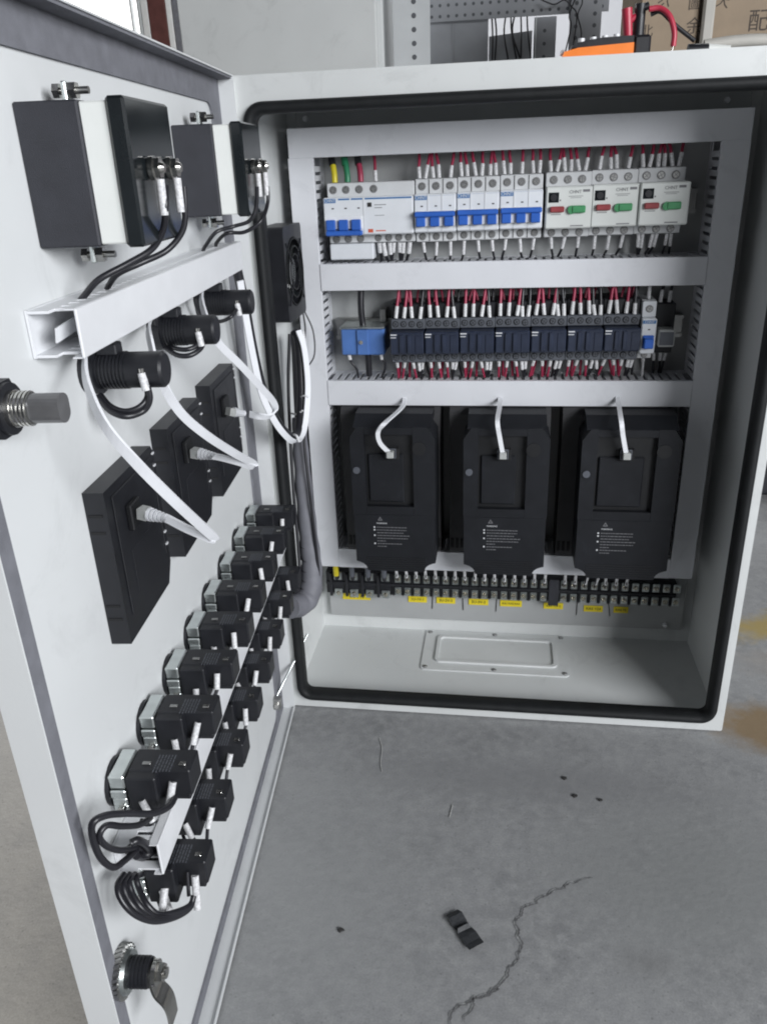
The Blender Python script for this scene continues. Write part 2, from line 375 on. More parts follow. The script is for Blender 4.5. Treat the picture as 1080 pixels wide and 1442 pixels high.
crack([(0.3199, -0.5134), (0.3289, -0.4901), (0.3394, -0.4807), (0.3533, -0.4707)])
# scraps lying on the floor
def scrap(pts, z, th, m, name, label, cat, fold=None):
    c = Vector((sum(p[0] for p in pts) / len(pts), sum(p[1] for p in pts) / len(pts), 0))
    b = MB(); b.prism([(p[0] - c.x, p[1] - c.y) for p in pts], lambda u, v, w_: (u, v, w_), 0, th, m)
    return thing(name, label, cat, (c.x, c.y, z), me=b.mesh(name))
t = thing('tape_scrap', 'creased strip of black tape lying on the concrete beside the crack', 'tape', (0.2971, -0.3814, -0.002))
ax = Vector((0.0275, -0.0378, 0)).normalized(); cr = Vector((-ax.y, ax.x, 0)); b = MB(); rows = []
rt = random.Random(5)
for i, (l, z, wv) in enumerate([(0, .001, .0085), (.008, .0045, .0095), (.016, .002, .0095), (.0225, .0012, .009), (.0255, .0055, .0075), (.0285, .0012, .0095), (.037, .003, .0105), (.046, .0015, .0105), (.054, .0035, .010)]):
    for sgn in (-1, 1): rows.append(ax * l + cr * sgn * wv + Vector((0, 0, z + rt.uniform(0, .001))))
n = len(rows) // 2
b.add(rows + [r_ + Vector((0, 0, .0005)) for r_ in rows], [(2 * i, 2 * i + 1, 2 * i + 3, 2 * i + 2) for i in range(n - 1)] + [(2 * n + 2 * i, 2 * n + 2 * i + 2, 2 * n + 2 * i + 3, 2 * n + 2 * i + 1) for i in range(n - 1)]
      + [(2 * i, 2 * i + 2, 2 * n + 2 * i + 2, 2 * n + 2 * i) for i in range(n - 1)] + [(2 * i + 1, 2 * n + 2 * i + 1, 2 * n + 2 * i + 3, 2 * i + 3) for i in range(n - 1)], 'tape')
b.build('strip', t)
for (x, y, s_, m, lab) in [(0.4482, -0.1300, 0.0045, 'dirt', 'small dark crumb on the floor, furthest of three below the cabinet'), (0.4600, -0.1651, 0.0045, 'dirt', 'small dark crumb on the floor, in the middle of three'), (0.4954, -0.1698, 0.0040, 'dirt', 'small dark crumb on the floor, rightmost of three'), (0.1661, -0.4192, 0.0045, 'dirt', 'dark pebble on the floor left of the black tape')]:
    rr_ = random.Random(int(x * 1e4)); pts = [(x + s_ * rr_.uniform(.5, 1.1) * math.cos(a), y + s_ * .75 * rr_.uniform(.5, 1.1) * math.sin(a)) for a in [k * 2 * PI / 7 for k in range(7)]]
    scrap(pts, -0.003, 0.0022, m, 'floor_crumb', lab, 'debris')
for pts_, lab in [([(0.1607, -0.0674), (0.1689, -0.0921), (0.1714, -0.1245), (0.1765, -0.1444)], 'pale thin thread on the floor just below the cabinet'), ([(0.2866, -0.2016), (0.2840, -0.2249)], 'short pale scratch-like fibre on the floor between thread and crack')]:
    b = MB(); p0 = Vector((*pts_[0], 0)); b.tube([Vector((x, y, 0)) - p0 for x, y in pts_], 0.0007, 'chip_light', 5)
    thing('thread', lab, 'debris', (p0.x, p0.y, -0.002), me=b.mesh('thread'))
# ================================================================== things behind the cabinet
t = thing('grey_locker', 'tall plain light grey steel cabinet standing behind the open one', 'cabinet', (-0.18, 1.0, -0.003))
b = MB(); b.box(-.243, .235, 0, .35, 0, 1.9, 'paint', .004); b.build('body', t)
b = MB(); b.box(-.240, .222, -.018, -.001, .03, 1.87, 'paint', .003); b.build('door', t)
def perforated(name, parent, f, l0, l1, c0, c1, holes, m, th=0.003, hole_r=0.006, pitch=0.03):
    b = MB(); a = f(l0, c0, 0); d = f(l1, c1, th)
    b.box(min(a[0], d[0]), max(a[0], d[0]), min(a[1], d[1]), max(a[1], d[1]), min(a[2], d[2]), max(a[2], d[2]), m, .0008)
    n = int((l1 - l0) / pitch)
    for i in range(n):
        for hc in holes:
            l = l0 + (i + .5) * pitch
            p = Vector(f(l, hc, -.0006)); q = Vector(f(l, hc, .0006)); b.cyl(p, q, hole_r, 'rack_hole', 10)
    return b.build(name, parent)
t = thing('angle_post', 'light grey perforated steel angle post beside the plain cabinet', 'post', (0.075, 0.98, -0.003))
perforated('front_face', t, lambda l, c, e: (c, e, l), 0.0, 2.0, 0.004, 0.088, (0.052,), 'rack_light', hole_r=.0055, pitch=.027)
b = MB(); b.box(0.004, .007, .004, .05, 0, 2, 'rack_light', .0008); b.build('side_face', t)
t = thing('storage_rack', 'grey perforated steel storage rack with sheet panels in the back', 'rack', (0.13, 1.4, -0.003))
perforated('beam', t, lambda l, c, e: (l, -.02 + e, c), -0.03, 0.46, 1.188, 1.30, (1.20, 1.225, 1.285), 'rack', hole_r=.004, pitch=.022)
b = MB(); b.box(-.03, .152, .0, .003, .3, 1.24, 'rack', .001); b.box(.055, .06, -.003, -.0005, .3, 1.187, 'rack', .0005); b.build('back_panel', t)
b = MB(); b.prism([(.154, .5), (.268, .5), (.268, 1.158), (.154, 1.150)], XZ, .0, .004, 'rack'); b.build('side_panel', t)
perforated('post', t, lambda l, c, e: (c, -.005 + e, l), 0.0, 1.187, .272, .330, (.30,), 'rack', hole_r=.0045, pitch=.03)
perforated('post', t, lambda l, c, e: (c, -.03 + e, l), 0.0, 1.5, .362, .442, (.378, .425), 'rack', hole_r=.005, pitch=.026)
b = MB(); b.box(.276, .279, -.012, -.0055, 0, 1.187, 'rack_light', .0005); b.build('edge_strip', t)
for i, (x0, x1, dx) in enumerate([(.16, .164, .004), (.168, .171, .006), (.198, .206, -.004), (.21, .228, .004), (.222, .238, -.006), (.236, .240, .003), (.252, .266, .004)]):
    b = MB(); b.tube([(0, 0, 0), (dx, -.006, -.05), (x1 - x0, -.004, -.11)], .0024, 'wire', 6)
    thing('hanging_cable', ['leftmost thin black cable', 'second thin black cable from left', 'third thin black cable from left', 'fourth thin black cable from left', 'fifth thin black cable from left', 'sixth thin black cable from left', 'rightmost thin black cable'][i] + ' hanging under the rack beam', 'cable', (.13 + x0, 1.394, 1.20), me=b.mesh('hanging_cable'), group='cables hanging from the rack')
for i_, (pts_, lab_) in enumerate([([(.0, 0, 0), (.012, -.006, -.03), (.002, -.012, -.06), (.014, -.004, -.10), (.010, 0, -.17)], 'tangled thin black wire beside the right rack post'), ([(0, 0, 0), (-.018, -.004, -.02), (-.030, -.01, -.05), (-.012, -.008, -.075), (-.02, 0, -.16)], 'curled thin black wire left of the right rack post'), ([(0, 0, 0), (.03, -.008, -.012), (.055, -.01, -.004), (.075, -.006, -.02)], 'thin black wire strung along the rack beam')]):
    b = MB(); b.tube(pts_, .0018, 'wire', 6); thing('tangled_wire', lab_, 'cable', ((.508, .520, .42)[i_], 1.355, (1.235, 1.25, 1.215)[i_]), me=b.mesh('tangled_wire'), group='tangled wires on the rack')
b = MB(); b.tube([(0, 0, 0), (-.02, -.01, -.05), (-.035, 0, -.09), (-.03, 0, -.12), (-.045, .0, -.2), (-.05, 0, -.3)], .002, 'wire', 6)
thing('loose_cable', 'thin black cable dangling between the two rack posts', 'cable', (.525, 1.36, 1.27), me=b.mesh('loose_cable'))
# window in the far wall
t = thing('window', 'bright overexposed window with white and brown frame bars at upper left', 'window', (-2.2, 4.15, 0.9))
b = MB(); b.box(-1.0, .59, .0, .01, 0, 1.9, 'daylight'); b.build('pane', t)
for x0, x1, m, nm in ((.335, .347, 'rack_light', 'mullion'), (.380, .400, 'rack_light', 'mullion'), (.405, .445, 'window_frame_white', 'mullion'), (.447, .555, 'brown', 'jamb'), (.556, .590, 'window_frame_white', 'jamb'), (.594, .635, 'foam', 'jamb')):
    b = MB(); b.box(x0, x1, -.06, -.002, -.1, 2.0, m, .004); b.build(nm, t)
# shelf with cartons at upper right
t = thing('shelf', 'pale worn board shelf under the cardboard cartons', 'shelf', (0.62, 0.42, 0.0))
b = MB(); b.box(-.02, .75, .0, .5, .955, .985, 'plank', .006); b.build('board', t)
for x in (.70,):
    for y in (.03, .46): b = MB(); b.box(x, x + .04, y, y + .035, -.003, .954, 'rack', .003); b.build('leg', t)
for x in (-.0,):
    for y in (.03, .46): b = MB(); b.box(x, x + .04, y, y + .035, -.003, .954, 'rack', .003); b.build('leg', t)
b = MB(); b.tube([(0, 0, 0), (.06, .0, .004), (.16, .0, .001), (.28, .005, .003), (.42, .0, .002)], .0085, 'plank', 10)
thing('cloth_roll', 'rolled strip of beige cloth lying along the front of the shelf', 'cloth', (.64, .405, .994), me=b.mesh('cloth_roll'))
def carton(x0, x1, y0, z0, z1, label, chars):
    t = thing('carton', label, 'carton', (x0, y0, z0), group='cardboard cartons on the shelf')
    b = MB(); b.box(0, x1 - x0, 0, .28, 0, z1 - z0, 'cardboard', .002); b.build('box', t)
    for ch, cx, cz, sz, rt_ in chars: lettering(ch, sz, 'cardboard_ink', t, (cx, -.0004, cz), (PI / 2, rt_, 0))
    return t
carton(.566, .665, .60, .985, 1.26, 'brown cardboard carton with dark characters behind the red test lead', [('司', -0.0012, 0.0898, 0.0210, 0.05), ('北', 0.0139, 0.0556, 0.0210, 0.00), ('公', 0.0367, 0.0929, 0.0230, 0.35), ('圖', 0.0900, 0.0930, 0.0220, 0.00), ('余', 0.0927, 0.0589, 0.0270, 0.00)])
carton(.690, .93, .61, .985, 1.26, 'brown cardboard carton with dark characters at the right edge', [('配', 0.0780, 0.0617, 0.0360, 0.00), ('大', 0.0149, 0.0948, 0.0220, 0.20)])
b = MB(); b.box(0, .02, 0, .012, 0, .32, 'plank', .004)
thing('shelf_upright', 'pale upright batten between the two cardboard cartons', 'post', (.669, .585, .985), me=b.mesh('shelf_upright'))
t = thing('dark_crate', 'dark grey crate standing on the floor behind at right', 'crate', (.98, 1.0, -0.003))
b = MB(); b.box(0, .5, 0, .4, .0, .55, 'black_matt', .01); b.build('body', t)
for z in (.12, .3, .46): b = MB(); b.box(-.006, .506, -.006, .406, z, z + .03, 'black', .004); b.build('rim', t)
# multimeter on top of the cabinet
t = thing('multimeter', 'orange and black handheld tester lying on top of the cabinet', 'multimeter', (.405, .07, H + .0005))
b = MB(); b.prism([(0, 0), (.086, 0), (.086, .018), (.02, .0155), (.003, .012)], XZ, 0, .08, 'orange'); b.build('body', t)
b = MB(); b.prism([(.012, .0158), (.086, .0183), (.086, .026), (.05, .0255), (.03, .0235), (.012, .019)], XZ, .004, .076, 'black'); b.build('holster', t)
b = MB(); b.box(.0865, .107, .006, .074, .0, .0265, 'black', .003); b.build('end_block', t)
b = MB(); b.box(.0005, .004, .02, .05, .0125, .0165, 'print_white'); b.build('tag', t)
for i in range(4): b = MB(); b.cyl((.024 + .014 * i, .012, .0225 + .0008 * i), (.024 + .014 * i, .012, .0265 + .0008 * i), .004, 'white', 10); b.build('button', t)
b = MB(); b.cyl((.082, .03, .026), (.078, .03, .058), .0055, 'red', 12, r2=.0065); b.cyl((.079, .03, .043), (.092, .03, .050), .0045, 'red', 10); b.build('red_plug', t)
b = MB(); b.cyl((.094, .03, .0265), (.094, .03, .062), .0068, 'black', 12); b.cyl((.094, .03, .056), (.104, .03, .060), .0045, 'black', 10); b.build('black_plug', t)
b = MB(); b.tube([(0, 0, 0), (.013, 0, .0), (.024, -.004, -.009), (.031, -.006, -.026), (.0315, -.006, -.042)], .0034, 'red', 8); b.tube([(.0315, -.006, -.042), (.029, -.006, -.05), (.022, -.006, -.054)], .0009, 'chrome', 6)
thing('test_lead', 'red test lead curving down from the tester plug', 'test lead', (.508, .09, H + .055), me=b.mesh('test_lead'))
b = MB(); b.tube([(0, 0, 0), (.012, 0, .002), (.03, 0, -.013), (.055, 0, -.031)], .0028, 'black', 8); b.cyl((.048, 0, -.0415), (.072, 0, -.0415), .0075, 'black', 12, r2=.007); b.cyl((.072, 0, -.0415), (.098, 0, -.043), .0065, 'cream', 12, r2=.005)
thing('test_probe', 'black test lead ending in a stubby probe on the cabinet top', 'test lead', (.512, .10, H + .0505), me=b.mesh('test_probe'))
b = MB(); b.prism([(0, 0), (.03, 0), (.028, .006), (.016, .009), (.004, .007)], XZ, 0, .02, 'black')
thing('cable_stub', 'small black lump lying on the cabinet top near its left side', 'clip', (.155, .16, H + .0005), me=b.mesh('cable_stub'))
# ================================================================== the cabinet
cab = thing('control_cabinet', 'open light grey steel control cabinet standing on the concrete floor', 'cabinet')
b = MB(); T = .003
b.box(0, T, .012, DEP + T, 0, H, 'paint'); b.box(W - T, W, .012, DEP + T, 0, H, 'paint')
b.box(T, W - T, .012, DEP + T, H - T, H, 'paint'); b.box(T, W - T, .012, DEP + T, 0, T, 'paint'); b.box(T, W - T, DEP, DEP + T, T, H - T, 'paint')
b.build('shell', cab)
OX0, OX1, OZ0, OZ1 = .0165, .6840, .0200, .9160
b = MB(); ou = []; N = 7
inn = rrect(OX0, OX1, OZ0, OZ1, .020, N - 1)
for k, (cx, cz) in enumerate(((W, H), (0, H), (0, 0), (W, 0))): ou += rrect(cx - .006 if cx else 0, cx if cx else .006, cz - .006 if cz else 0, cz if cz else .006, .003, N - 1)[k * N:(k + 1) * N]
b.ring(ou, inn, XZ, 0, .0115, 'paint'); b.build('front_frame', cab)
# black rubber trim round the opening: rounded section swept along a rounded rectangle
b = MB(); path = rrect(OX0 + .004, OX1 - .004, OZ0 + .004, OZ1 - .004, .018, 8); n = len(path)
sec = [(-.0072, .0035), (-.0072, -.004), (-.0045, -.0090), (0, -.0110), (.0045, -.0090), (.0068, -.003), (.0068, .014), (.003, .016)]
vs = []
for i, (x, z) in enumerate(path):
    a = Vector(path[(i + 1) % n]) - Vector(path[i - 1]); a = a.normalized(); nrm = Vector((-a.y, a.x))   # inward (path runs counter-clockwise)
    wob = 0
    for (o_, y) in sec: vs.append((x + nrm.x * (o_ + wob), y - .0005, z + nrm.y * (o_ + wob)))
k = len(sec); b.add(vs, [(i * k + j, i * k + (j + 1) % k, ((i + 1) % n) * k + (j + 1) % k, ((i + 1) % n) * k + j) for i in range(n) for j in range(k)], 'rubber', True)
b.build('rubber_trim', cab)
b = MB(); b.box(.021, .679, .2395, .2425, .036, .9185, 'plate', .001); b.box(.021, .679, .2425, .252, .036, .04, 'plate'); b.build('mounting_plate', cab)
for (x, z) in ((.037, .910), (.646, .908), (.651, .099), (.649, .047)):
    b = MB(); b.cyl((x, .2395, z), (x, .233, z), .0045, 'white', 10, r2=.0035); b.build('plate_bolt', cab)
gl = MB(); gl.prism(rrect(.208, .472, .118, .250, .008), lambda u, v, w_: (u, v, w_), .0032, .0052, 'paint')
gl.ring(rrect(.232, .452, .141, .229, .010), rrect(.238, .446, .147, .223, .008), lambda u, v, w_: (u, v, w_), .0045, .0085, 'paint')
g = gl.build('gland_plate', cab)
for x in (.216, .34, .464):
    for y in (.126, .242):
        put('screw', screw_mesh(.0036, 'dark_hole', 'steel', (0, 0, 1)), g, (x, y, .0054))
# ---- door (part of the cabinet) with its flanges and foam seal
S0, S1 = .002, .7185
b = MB(); b.box(S0, S1, -.0015, 0, 0, H, 'paint_door'); door = b.build('door', cab, DW(0, 0, 0), (0, 0, -TH))
b = MB(); e = .0015
b.box(S0, S1, .0, .022, H - e, H, 'paint_door'); b.box(S0, S1, 0, .022, 0, e, 'paint_door')
b.box(S1 - e, S1, 0, .022, e, H - e, 'paint_door'); b.box(S0, S0 + e, 0, .022, e, H - e, 'paint_door')
b.box(S0 + .004, S1 - .004, .0205, .022, e, .005, 'paint_door')
b.build('flange', door)
b = MB(); b.ring(rrect(S0 + e, S1 - e, e, H - e, .004), rrect(.046, .6715, .0165, .917, .018), lambda u, v, w_: (u, w_, v), .0002, .0028, 'foam'); b.build('foam_seal', door)
b = MB(); b.box(S0 + .003, S1 - .003, .003, .0200, H - .0040, H - .0017, 'foam'); b.build('shade_strip', door)  # dark strip added under the top flange to paint in its shade
b = MB(); b.box(.050, .062, .0, .012, .040, .060, 'steel', .001); b.cyl((.056, .006, .050), (.066, .006, .050), .004, 'chrome', 10); b.build('earth_stud', door)
# ================================================================== wire ducts
def duct(label, loc, rotz, f, L, C, D, group='slotted wire ducts', m='duct', slot0=.004, pitch=.0125):
    """f(l, c, d) -> local xyz: l along the duct, c across, d from its back to its front"""
    t = thing('wire_duct', label, 'wire duct', loc, rotz, group)
    def bx(b, l0, l1, c0, c1, d0, d1, ch=0):
        a = f(l0, c0, d0); e_ = f(l1, c1, d1); b.box(a[0], e_[0], a[1], e_[1], a[2], e_[2], m, ch)
    b = MB(); bx(b, 0, L, .0, C, 0, .0018); b_ = b.build('base', t)
    for c0, c1 in ((.0004, .0022), (C - .0022, C - .0004)):
        b = MB(); bx(b, 0, L, c0, c1, .002, .016); x = slot0
        while x < L - .009:
            bx(b, x, x + .0078, c0, c1, .016, D - .004); x += pitch
        o = b.build('slotted_side', t)
    b = MB(); bx(b, 0, L, -.0006, C + .0006, D - .002, D, .0006); bx(b, 0, L, -.0006, .0003, D - .008, D - .002); bx(b, 0, L, C - .0003, C + .0006, D - .008, D - .002)
    b.build('cover', t); return t
PY, DF = .2393, .0723       # plate face and duct depth (front at y = .166)
hx = lambda l, c, d: (l, -d, c); vz = lambda l, c, d: (c, -d, l)
duct('topmost horizontal duct across the head of the mounting plate', (.0245, PY, .8555), 0, hx, .6425, .0385, DF)
duct('left upright duct next to the black fan', (.0235, PY, .1815), 0, vz, .6735, .0365, DF)
duct('right upright duct in the shaded side of the cabinet', (.6305, PY, .1815), 0, vz, .6735, .0365, DF)
duct('horizontal duct between the white breakers and the black contactors', (.0608, PY, .6658), 0, hx, .5690, .0385, DF + .0015)
duct('horizontal duct between the contactors and the black drives', (.0608, PY, .4828), 0, hx, .5690, .0395, DF + .0015)
duct('bottom horizontal duct behind the feet of the black drives', (.0608, PY, .1815), 0, hx, .5690, .0355, DF)
# ================================================================== breakers
def wire_part(parent, pts, r, m, sleeve=None, sr=None, sm='sleeve'):
    b = MB(); b.tube(pts, r, m, 7, 4); o = b.build('wire', parent)
    if sleeve:
        c = MB(); c.cyl(sleeve[0], sleeve[1], sr or r * 1.55, sm, 9); c.build('wire_marker', o)
    return o
RW = random.Random(11)
def top_wires(t, xs, z0, zend, y, m='red_wire', double=(), single_len=.017):
    """wires that rise from the terminals into the duct above, each with its white marker sleeve"""
    for i, x in enumerate(xs):
        for k in ((-.0042, .0042) if i in double else (0,)):
            a = RW.uniform(-.0032, .0032) + k * .3; ln = single_len * RW.uniform(.85, 1.12)
            p0 = Vector((x + k, y, z0)); p1 = Vector((x + k + a * .8, y + .003, z0 + ln)); p2 = Vector((x + k + a * 2.0 - k * .5, y + .010, zend))
            wire_part(t, [p1 - (p1 - p0) * .2, p1, p1.lerp(p2, .5) + Vector((RW.uniform(-.0006, .0006), 0, 0)), p2], .0023, m, (p0, p1), .0030)
def bottom_wires(t, xs, z0, zend, y, m='wire', ln=.016, double=(), r=.0019):
    for i, x in enumerate(xs):
        for k in ((-.003, .003) if i in double else (0,)):
            a = RW.uniform(-.004, .003); l_ = ln * RW.uniform(.85, 1.15)
            p0 = Vector((x + k, y, z0)); p1 = Vector((x + k + a * .7, y + .004, z0 - l_)); p2 = Vector((x + k + a * 2, y + .012, zend))
            wire_part(t, [p1 - (p1 - p0) * .2, p1, p1.lerp(p2, .5), p2], r, m, (p0, p1), r * 1.4)
def screws(t, xs, y, z, r=.0048, jz=None, **k):
    for i, x in enumerate(xs): put('terminal_screw', screw_mesh(r, **k), t, (x, y, z + (jz[i] if jz else 0)), (0, RW.uniform(0, 1.5), 0))
def breaker_body(wd, ztop=.088, c0=.015, c1=.068, hi=True):
    b = MB(); b.box(.0004, wd - .0004, -.052, 0, 0, ztop, 'breaker_shoulder', .0012)
    b.box(.0004, wd - .0004, -.0735, -.0515, c0, c1, 'breaker', .0016)
    return b
def mcb(x0, z0, label, poles=3, wd=.0622):
    t = thing('circuit_breaker', label, 'breaker', (x0, PY, z0), 0, 'miniature circuit breakers')
    breaker_body(wd).build('body', t); p = wd / poles
    for i in range(1, poles):
        b = MB(); b.box(i * p - .0004, i * p + .0004, -.0742, -.0515, .0155, .0675, 'breaker_shoulder'); b.box(i * p - .0005, i * p + .0005, -.0526, -.05, .001, .087, 'dark_hole'); b.build('pole_joint', t)
    b = MB(); b.box(.0012, wd - .0012, -.0775, -.0738, .0235, .0450, 'white', .0008); b.build('handle_bed', t)
    b = MB(); b.box(.0016, wd - .0016, -.0855, -.0735, .0370, .0445, 'blue', .0015)
    for i in range(poles): b.box(i * p + .0036, (i + 1) * p - .0036, -.0835, -.0735, .0235, .0368, 'blue', .0012)
    b.build('toggle_handle', t)
    b = MB()
    for i in range(poles): b.box(i * p + (.0015 if i else .021), (i + 1) * p - .0015, -.0739, -.0735, .06555, .0657, 'blue_print')
    for i in range(poles): b.box(i * p + .010, i * p + .0135, -.0738, -.0735, .0505, .0522, 'ink')
    b.box(.0015, .0195, -.0739, -.0735, .0600, .0658, 'blue_print'); b.build('print', t)
    lettering('CHNT', .0062, 'print_white', t, (.0105, -.0741, .0629))
    xs = [(i + .5) * p for i in range(poles)]
    screws(t, xs, -.052, .078); screws(t, xs, -.052, .0075, .0045)
    return t, xs
# residual current breaker: three poles, a wide earth leakage module and a low side block
t = thing('leakage_breaker', 'wide white breaker with blue toggle and leakage module, first in the row', 'breaker', (.0745, PY, .7330))
b = MB(); b.box(.0, .132, -.052, 0, .0005, .086, 'breaker_shoulder', .0012); b.box(-.0025, .1322, -.0735, -.0515, .0135, .0665, 'breaker', .0016); b.build('body', t)
b = MB(); b.box(.001, .0685, -.060, -.0005, -.0235, -.0002, 'breaker', .0015); b.build('side_block', t)
b = MB(); b.box(-.0012, .0565, -.0775, -.0738, .0225, .041, 'white', .0008); b.build('handle_bed', t)
b = MB(); b.box(.001, .056, -.0855, -.0735, .0135, .0205, 'blue', .0015)
for i in range(3): b.box(.0018 + i * .0192, .0155 + i * .0192, -.0835, -.0735, .0208, .0360, 'blue', .0012)
b.build('toggle_handle', t)
b = MB()
for i in range(3): b.box(.0195 * i + (.001 if i else .018), .0195 * i + .018, -.0739, -.0735, .0628, .0650, 'blue_print')
b.box(.0605, .130, -.0739, -.0735, .0628, .0650, 'blue_print'); b.box(-.001, .0165, -.0739, -.0735, .0592, .0652, 'blue_print')
for i in range(3): b.box(.0195 * i + .010, .0195 * i + .0135, -.0738, -.0735, .0505, .0522, 'ink')
b.box(.0645, .0705, -.0745, -.0735, .0525, .0585, 'ink'); b.box(.0640, .0715, -.0739, -.0735, .0165, .0215, 'print_red'); b.box(.0755, .0905, -.0738, -.0735, .018, .0195, 'print_red')
b.box(.0745, .092, -.0738, -.0735, .0545, .0555, 'print_grey'); b.box(.0745, .086, -.0738, -.0735, .0505, .0515, 'print_grey'); b.box(.0745, .089, -.0738, -.0735, .040, .0407, 'print_grey')
b.build('print', t)
lettering('CHNT', .0060, 'print_white', t, (.0078, -.0741, .0622))
b = MB(); b.box(.058, .0586, -.0742, -.0515, .0140, .066, 'breaker_shoulder'); b.build('pole_joint', t)
XS = [.0095, .029, .049, .071]
screws(t, XS, -.052, .0765); screws(t, [.0105, .029, .048], -.052, .0065, .0048); screws(t, [.0755, .0915, .107, .122], -.052, .007, .0045)
for x, m in zip(XS[:3], ('yellow_wire', 'green_wire', 'red_wire')):
    b = MB(); b.tube([(x + .002, -.046, .0865), (x + .0015, -.044, .100), (x - .003, -.036, .124)], .0045, m, 9, 4); o = b.build('wire', t)
    b = MB(); b.tube([(x - .001, -.041, .1105), (x - .004, -.034, .126)], .0054, 'wire' if m != 'green_wire' else 'green_wire', 9, 4); b.build('wire_boot', o)
top_wires(t, [.0735], .0865, .1225, -.044)
bottom_wires(t, [.079, .095, .110, .123], -.0005, -.030, -.046, 'wire', .017, (0, 1, 2), .0026)
# three 3-pole breakers
for i, (x, lab) in enumerate([(.2075, 'three pole white breaker with blue toggles next to the wide leakage breaker'), (.2697, 'middle one of the three narrow breakers with blue toggles'), (.3319, 'three pole white breaker with blue toggles beside the first motor protector')]):
    t, xs = mcb(x, .7325 + .0008 * i, lab)
    top_wires(t, xs, .0885, .1225, -.044, double=((0, 1), (0, 1, 2), (0, 2))[i]); bottom_wires(t, xs, -.0005, -.030, -.046, 'wire', .018)
# three motor protectors
for i, (x, z, d, lab) in enumerate([(.3972, .7345, 0, 'motor protector with red and green buttons next to the blue toggle breakers'), (.4612, .7355, .001, 'middle motor protector of the three with red and green buttons'), (.5262, .7360, .006, 'rightmost motor protector with red and green buttons, standing proud')]):
    wd = .06552; t = thing('motor_protector', lab, 'breaker', (x, PY, z), 0, 'motor protectors')
    b = MB(); b.box(.0004, wd - .0004, -.050, 0, 0, .0885, 'breaker_shoulder', .0012); b.box(.0002, wd - .0002 + d * .3, -.078 - d, -.0495, .0135, .070, 'protector', .0018); b.build('body', t)
    xs = [.0115, .0315, .0515]
    screws(t, xs, -.050, .0785, .0048); screws(t, xs, -.050, .0065, .0046)
    yf = -.078 - d
    b = MB(); b.box(.004, .0185, yf - .0006, yf, .049, .0625, 'black_gloss', .0003); b.cyl((.0112, yf - .0005, .0557), (.0112, yf - .0022, .0557), .0048, 'black', 12); b.build('dial_window', t)
    b = MB(); b.box(.0065, .0265, yf - .006, yf, .0360, .0440, 'red_button', .0014); b.build('red_button', t)
    b = MB(); b.cyl((.037, yf - .0045, .039), (.037, yf + .001, .039), .0058, 'green_button', 12); b.box(.037, .056, yf - .006, yf, .0345, .0445, 'green_button', .0014); b.build('green_button', t)
    lettering('CHNT', .0062, 'print_grey', t, (.041, yf - .0003, .0625))
    b = MB(); b.box(.0515, .061, yf - .0003, yf, .0622, .06555, 'print_grey'); b.box(.032, .052, yf - .0003, yf, .0565, .0572, 'print_grey'); b.box(.0345, .0495, yf - .0003, yf, .0545, .0551, 'print_grey')
    b.box(.0195, .0215, yf - .0003, yf, .0508, .053, 'print_grey'); b.box(.008, .022, yf - .0003, yf, .0325, .0335, 'print_grey'); b.box(.036, .054, yf - .0003, yf, .0165, .018, 'print_grey'); b.build('print', t)
    top_wires(t, xs, .089, .120, -.042, double=((0, 1, 2), (1,), (0, 1, 2))[i]); bottom_wires(t, xs, -.0005, -.030, -.044, 'wire', .018, ((), (), (0, 1, 2))[i])
b = MB(); b.box(0, .55, -.012, 0, 0, .034, 'steel', .001); b.box(0, .55, -.0145, -.0121, .0, .006, 'steel'); b.box(0, .55, -.0145, -.0121, .028, .034, 'steel')
for nm, z, lab in (('din_rail', .760, 'steel mounting rail behind the white breakers'), ('din_rail', .578, 'steel mounting rail behind the black contactors')):
    thing(nm, lab, 'rail', (.068, PY, z), me=b.mesh('din_rail'), group='mounting rails')
# ================================================================== second row
t = thing('current_transformer', 'blue box transformer with a black cable through it, left of the contactors', 'transformer', (.0865, PY, .5635))
b = MB(); b.box(0, .0695, -.068, -.002, 0, .0415, 'blue_ct', .002); b.box(.026, .044, -.0715, -.0675, .001, .0405, 'blue_ct', .001); b.build('housing', t)
b = MB(); b.box(-.001, .0705, -.071, 0, .0417, .0455, 'zinc', .0008); b.build('top_plate', t)
b = MB(); b.cyl((.033, -.0715, .0215), (.033, -.0745, .0215), .0032, 'chrome', 10); b.build('screw', t)
b = MB(); b.box(.058, .068, -.03, -.002, .0457, .066, 'steel', .001); b.build('bracket', t)
for sx, pts in ((.010, [(.010, -.06, -.006), (.013, -.058, -.014), (.020, -.056, -.024), (.022, -.05, -.042)]), (.062, [(.062, -.06, -.006), (.0675, -.058, -.014), (.067, -.056, -.026), (.060, -.05, -.042)])):
    wire_part(t, [(sx, -.06, -.003)] + pts, .0019, 'wire', ((sx, -.06, .0), (sx + .001, -.059, -.009)), .003)
b = MB(); b.tube([(0, 0, 0), (-.003, -.006, -.06), (.004, -.002, -.125), (.004, .004, -.165)], .0052, 'wire', 9)
thing('power_cable', 'thick black cable passing down through the blue transformer', 'cable', (.1215, .190, .690), me=b.mesh('power_cable'))
def contactor_body():
    b = MB(); wd = .0538
    b.box(.0003, wd, -.060, 0, .000, .0905, 'black', .0015)                       # rear block with coil head
    b.box(.0003, wd, -.070, -.0595, .0005, .0165, 'contactor_grey', .001)         # lower terminals
    b.box(.0003, wd, -.070, -.0595, .053, .0685, 'contactor_grey', .001)          # upper terminals
    b.box(.0010, wd - .0008, -.092, -.0595, .0175, .052, 'navy', .0018)           # arc chamber cover
    return b.mesh('body')
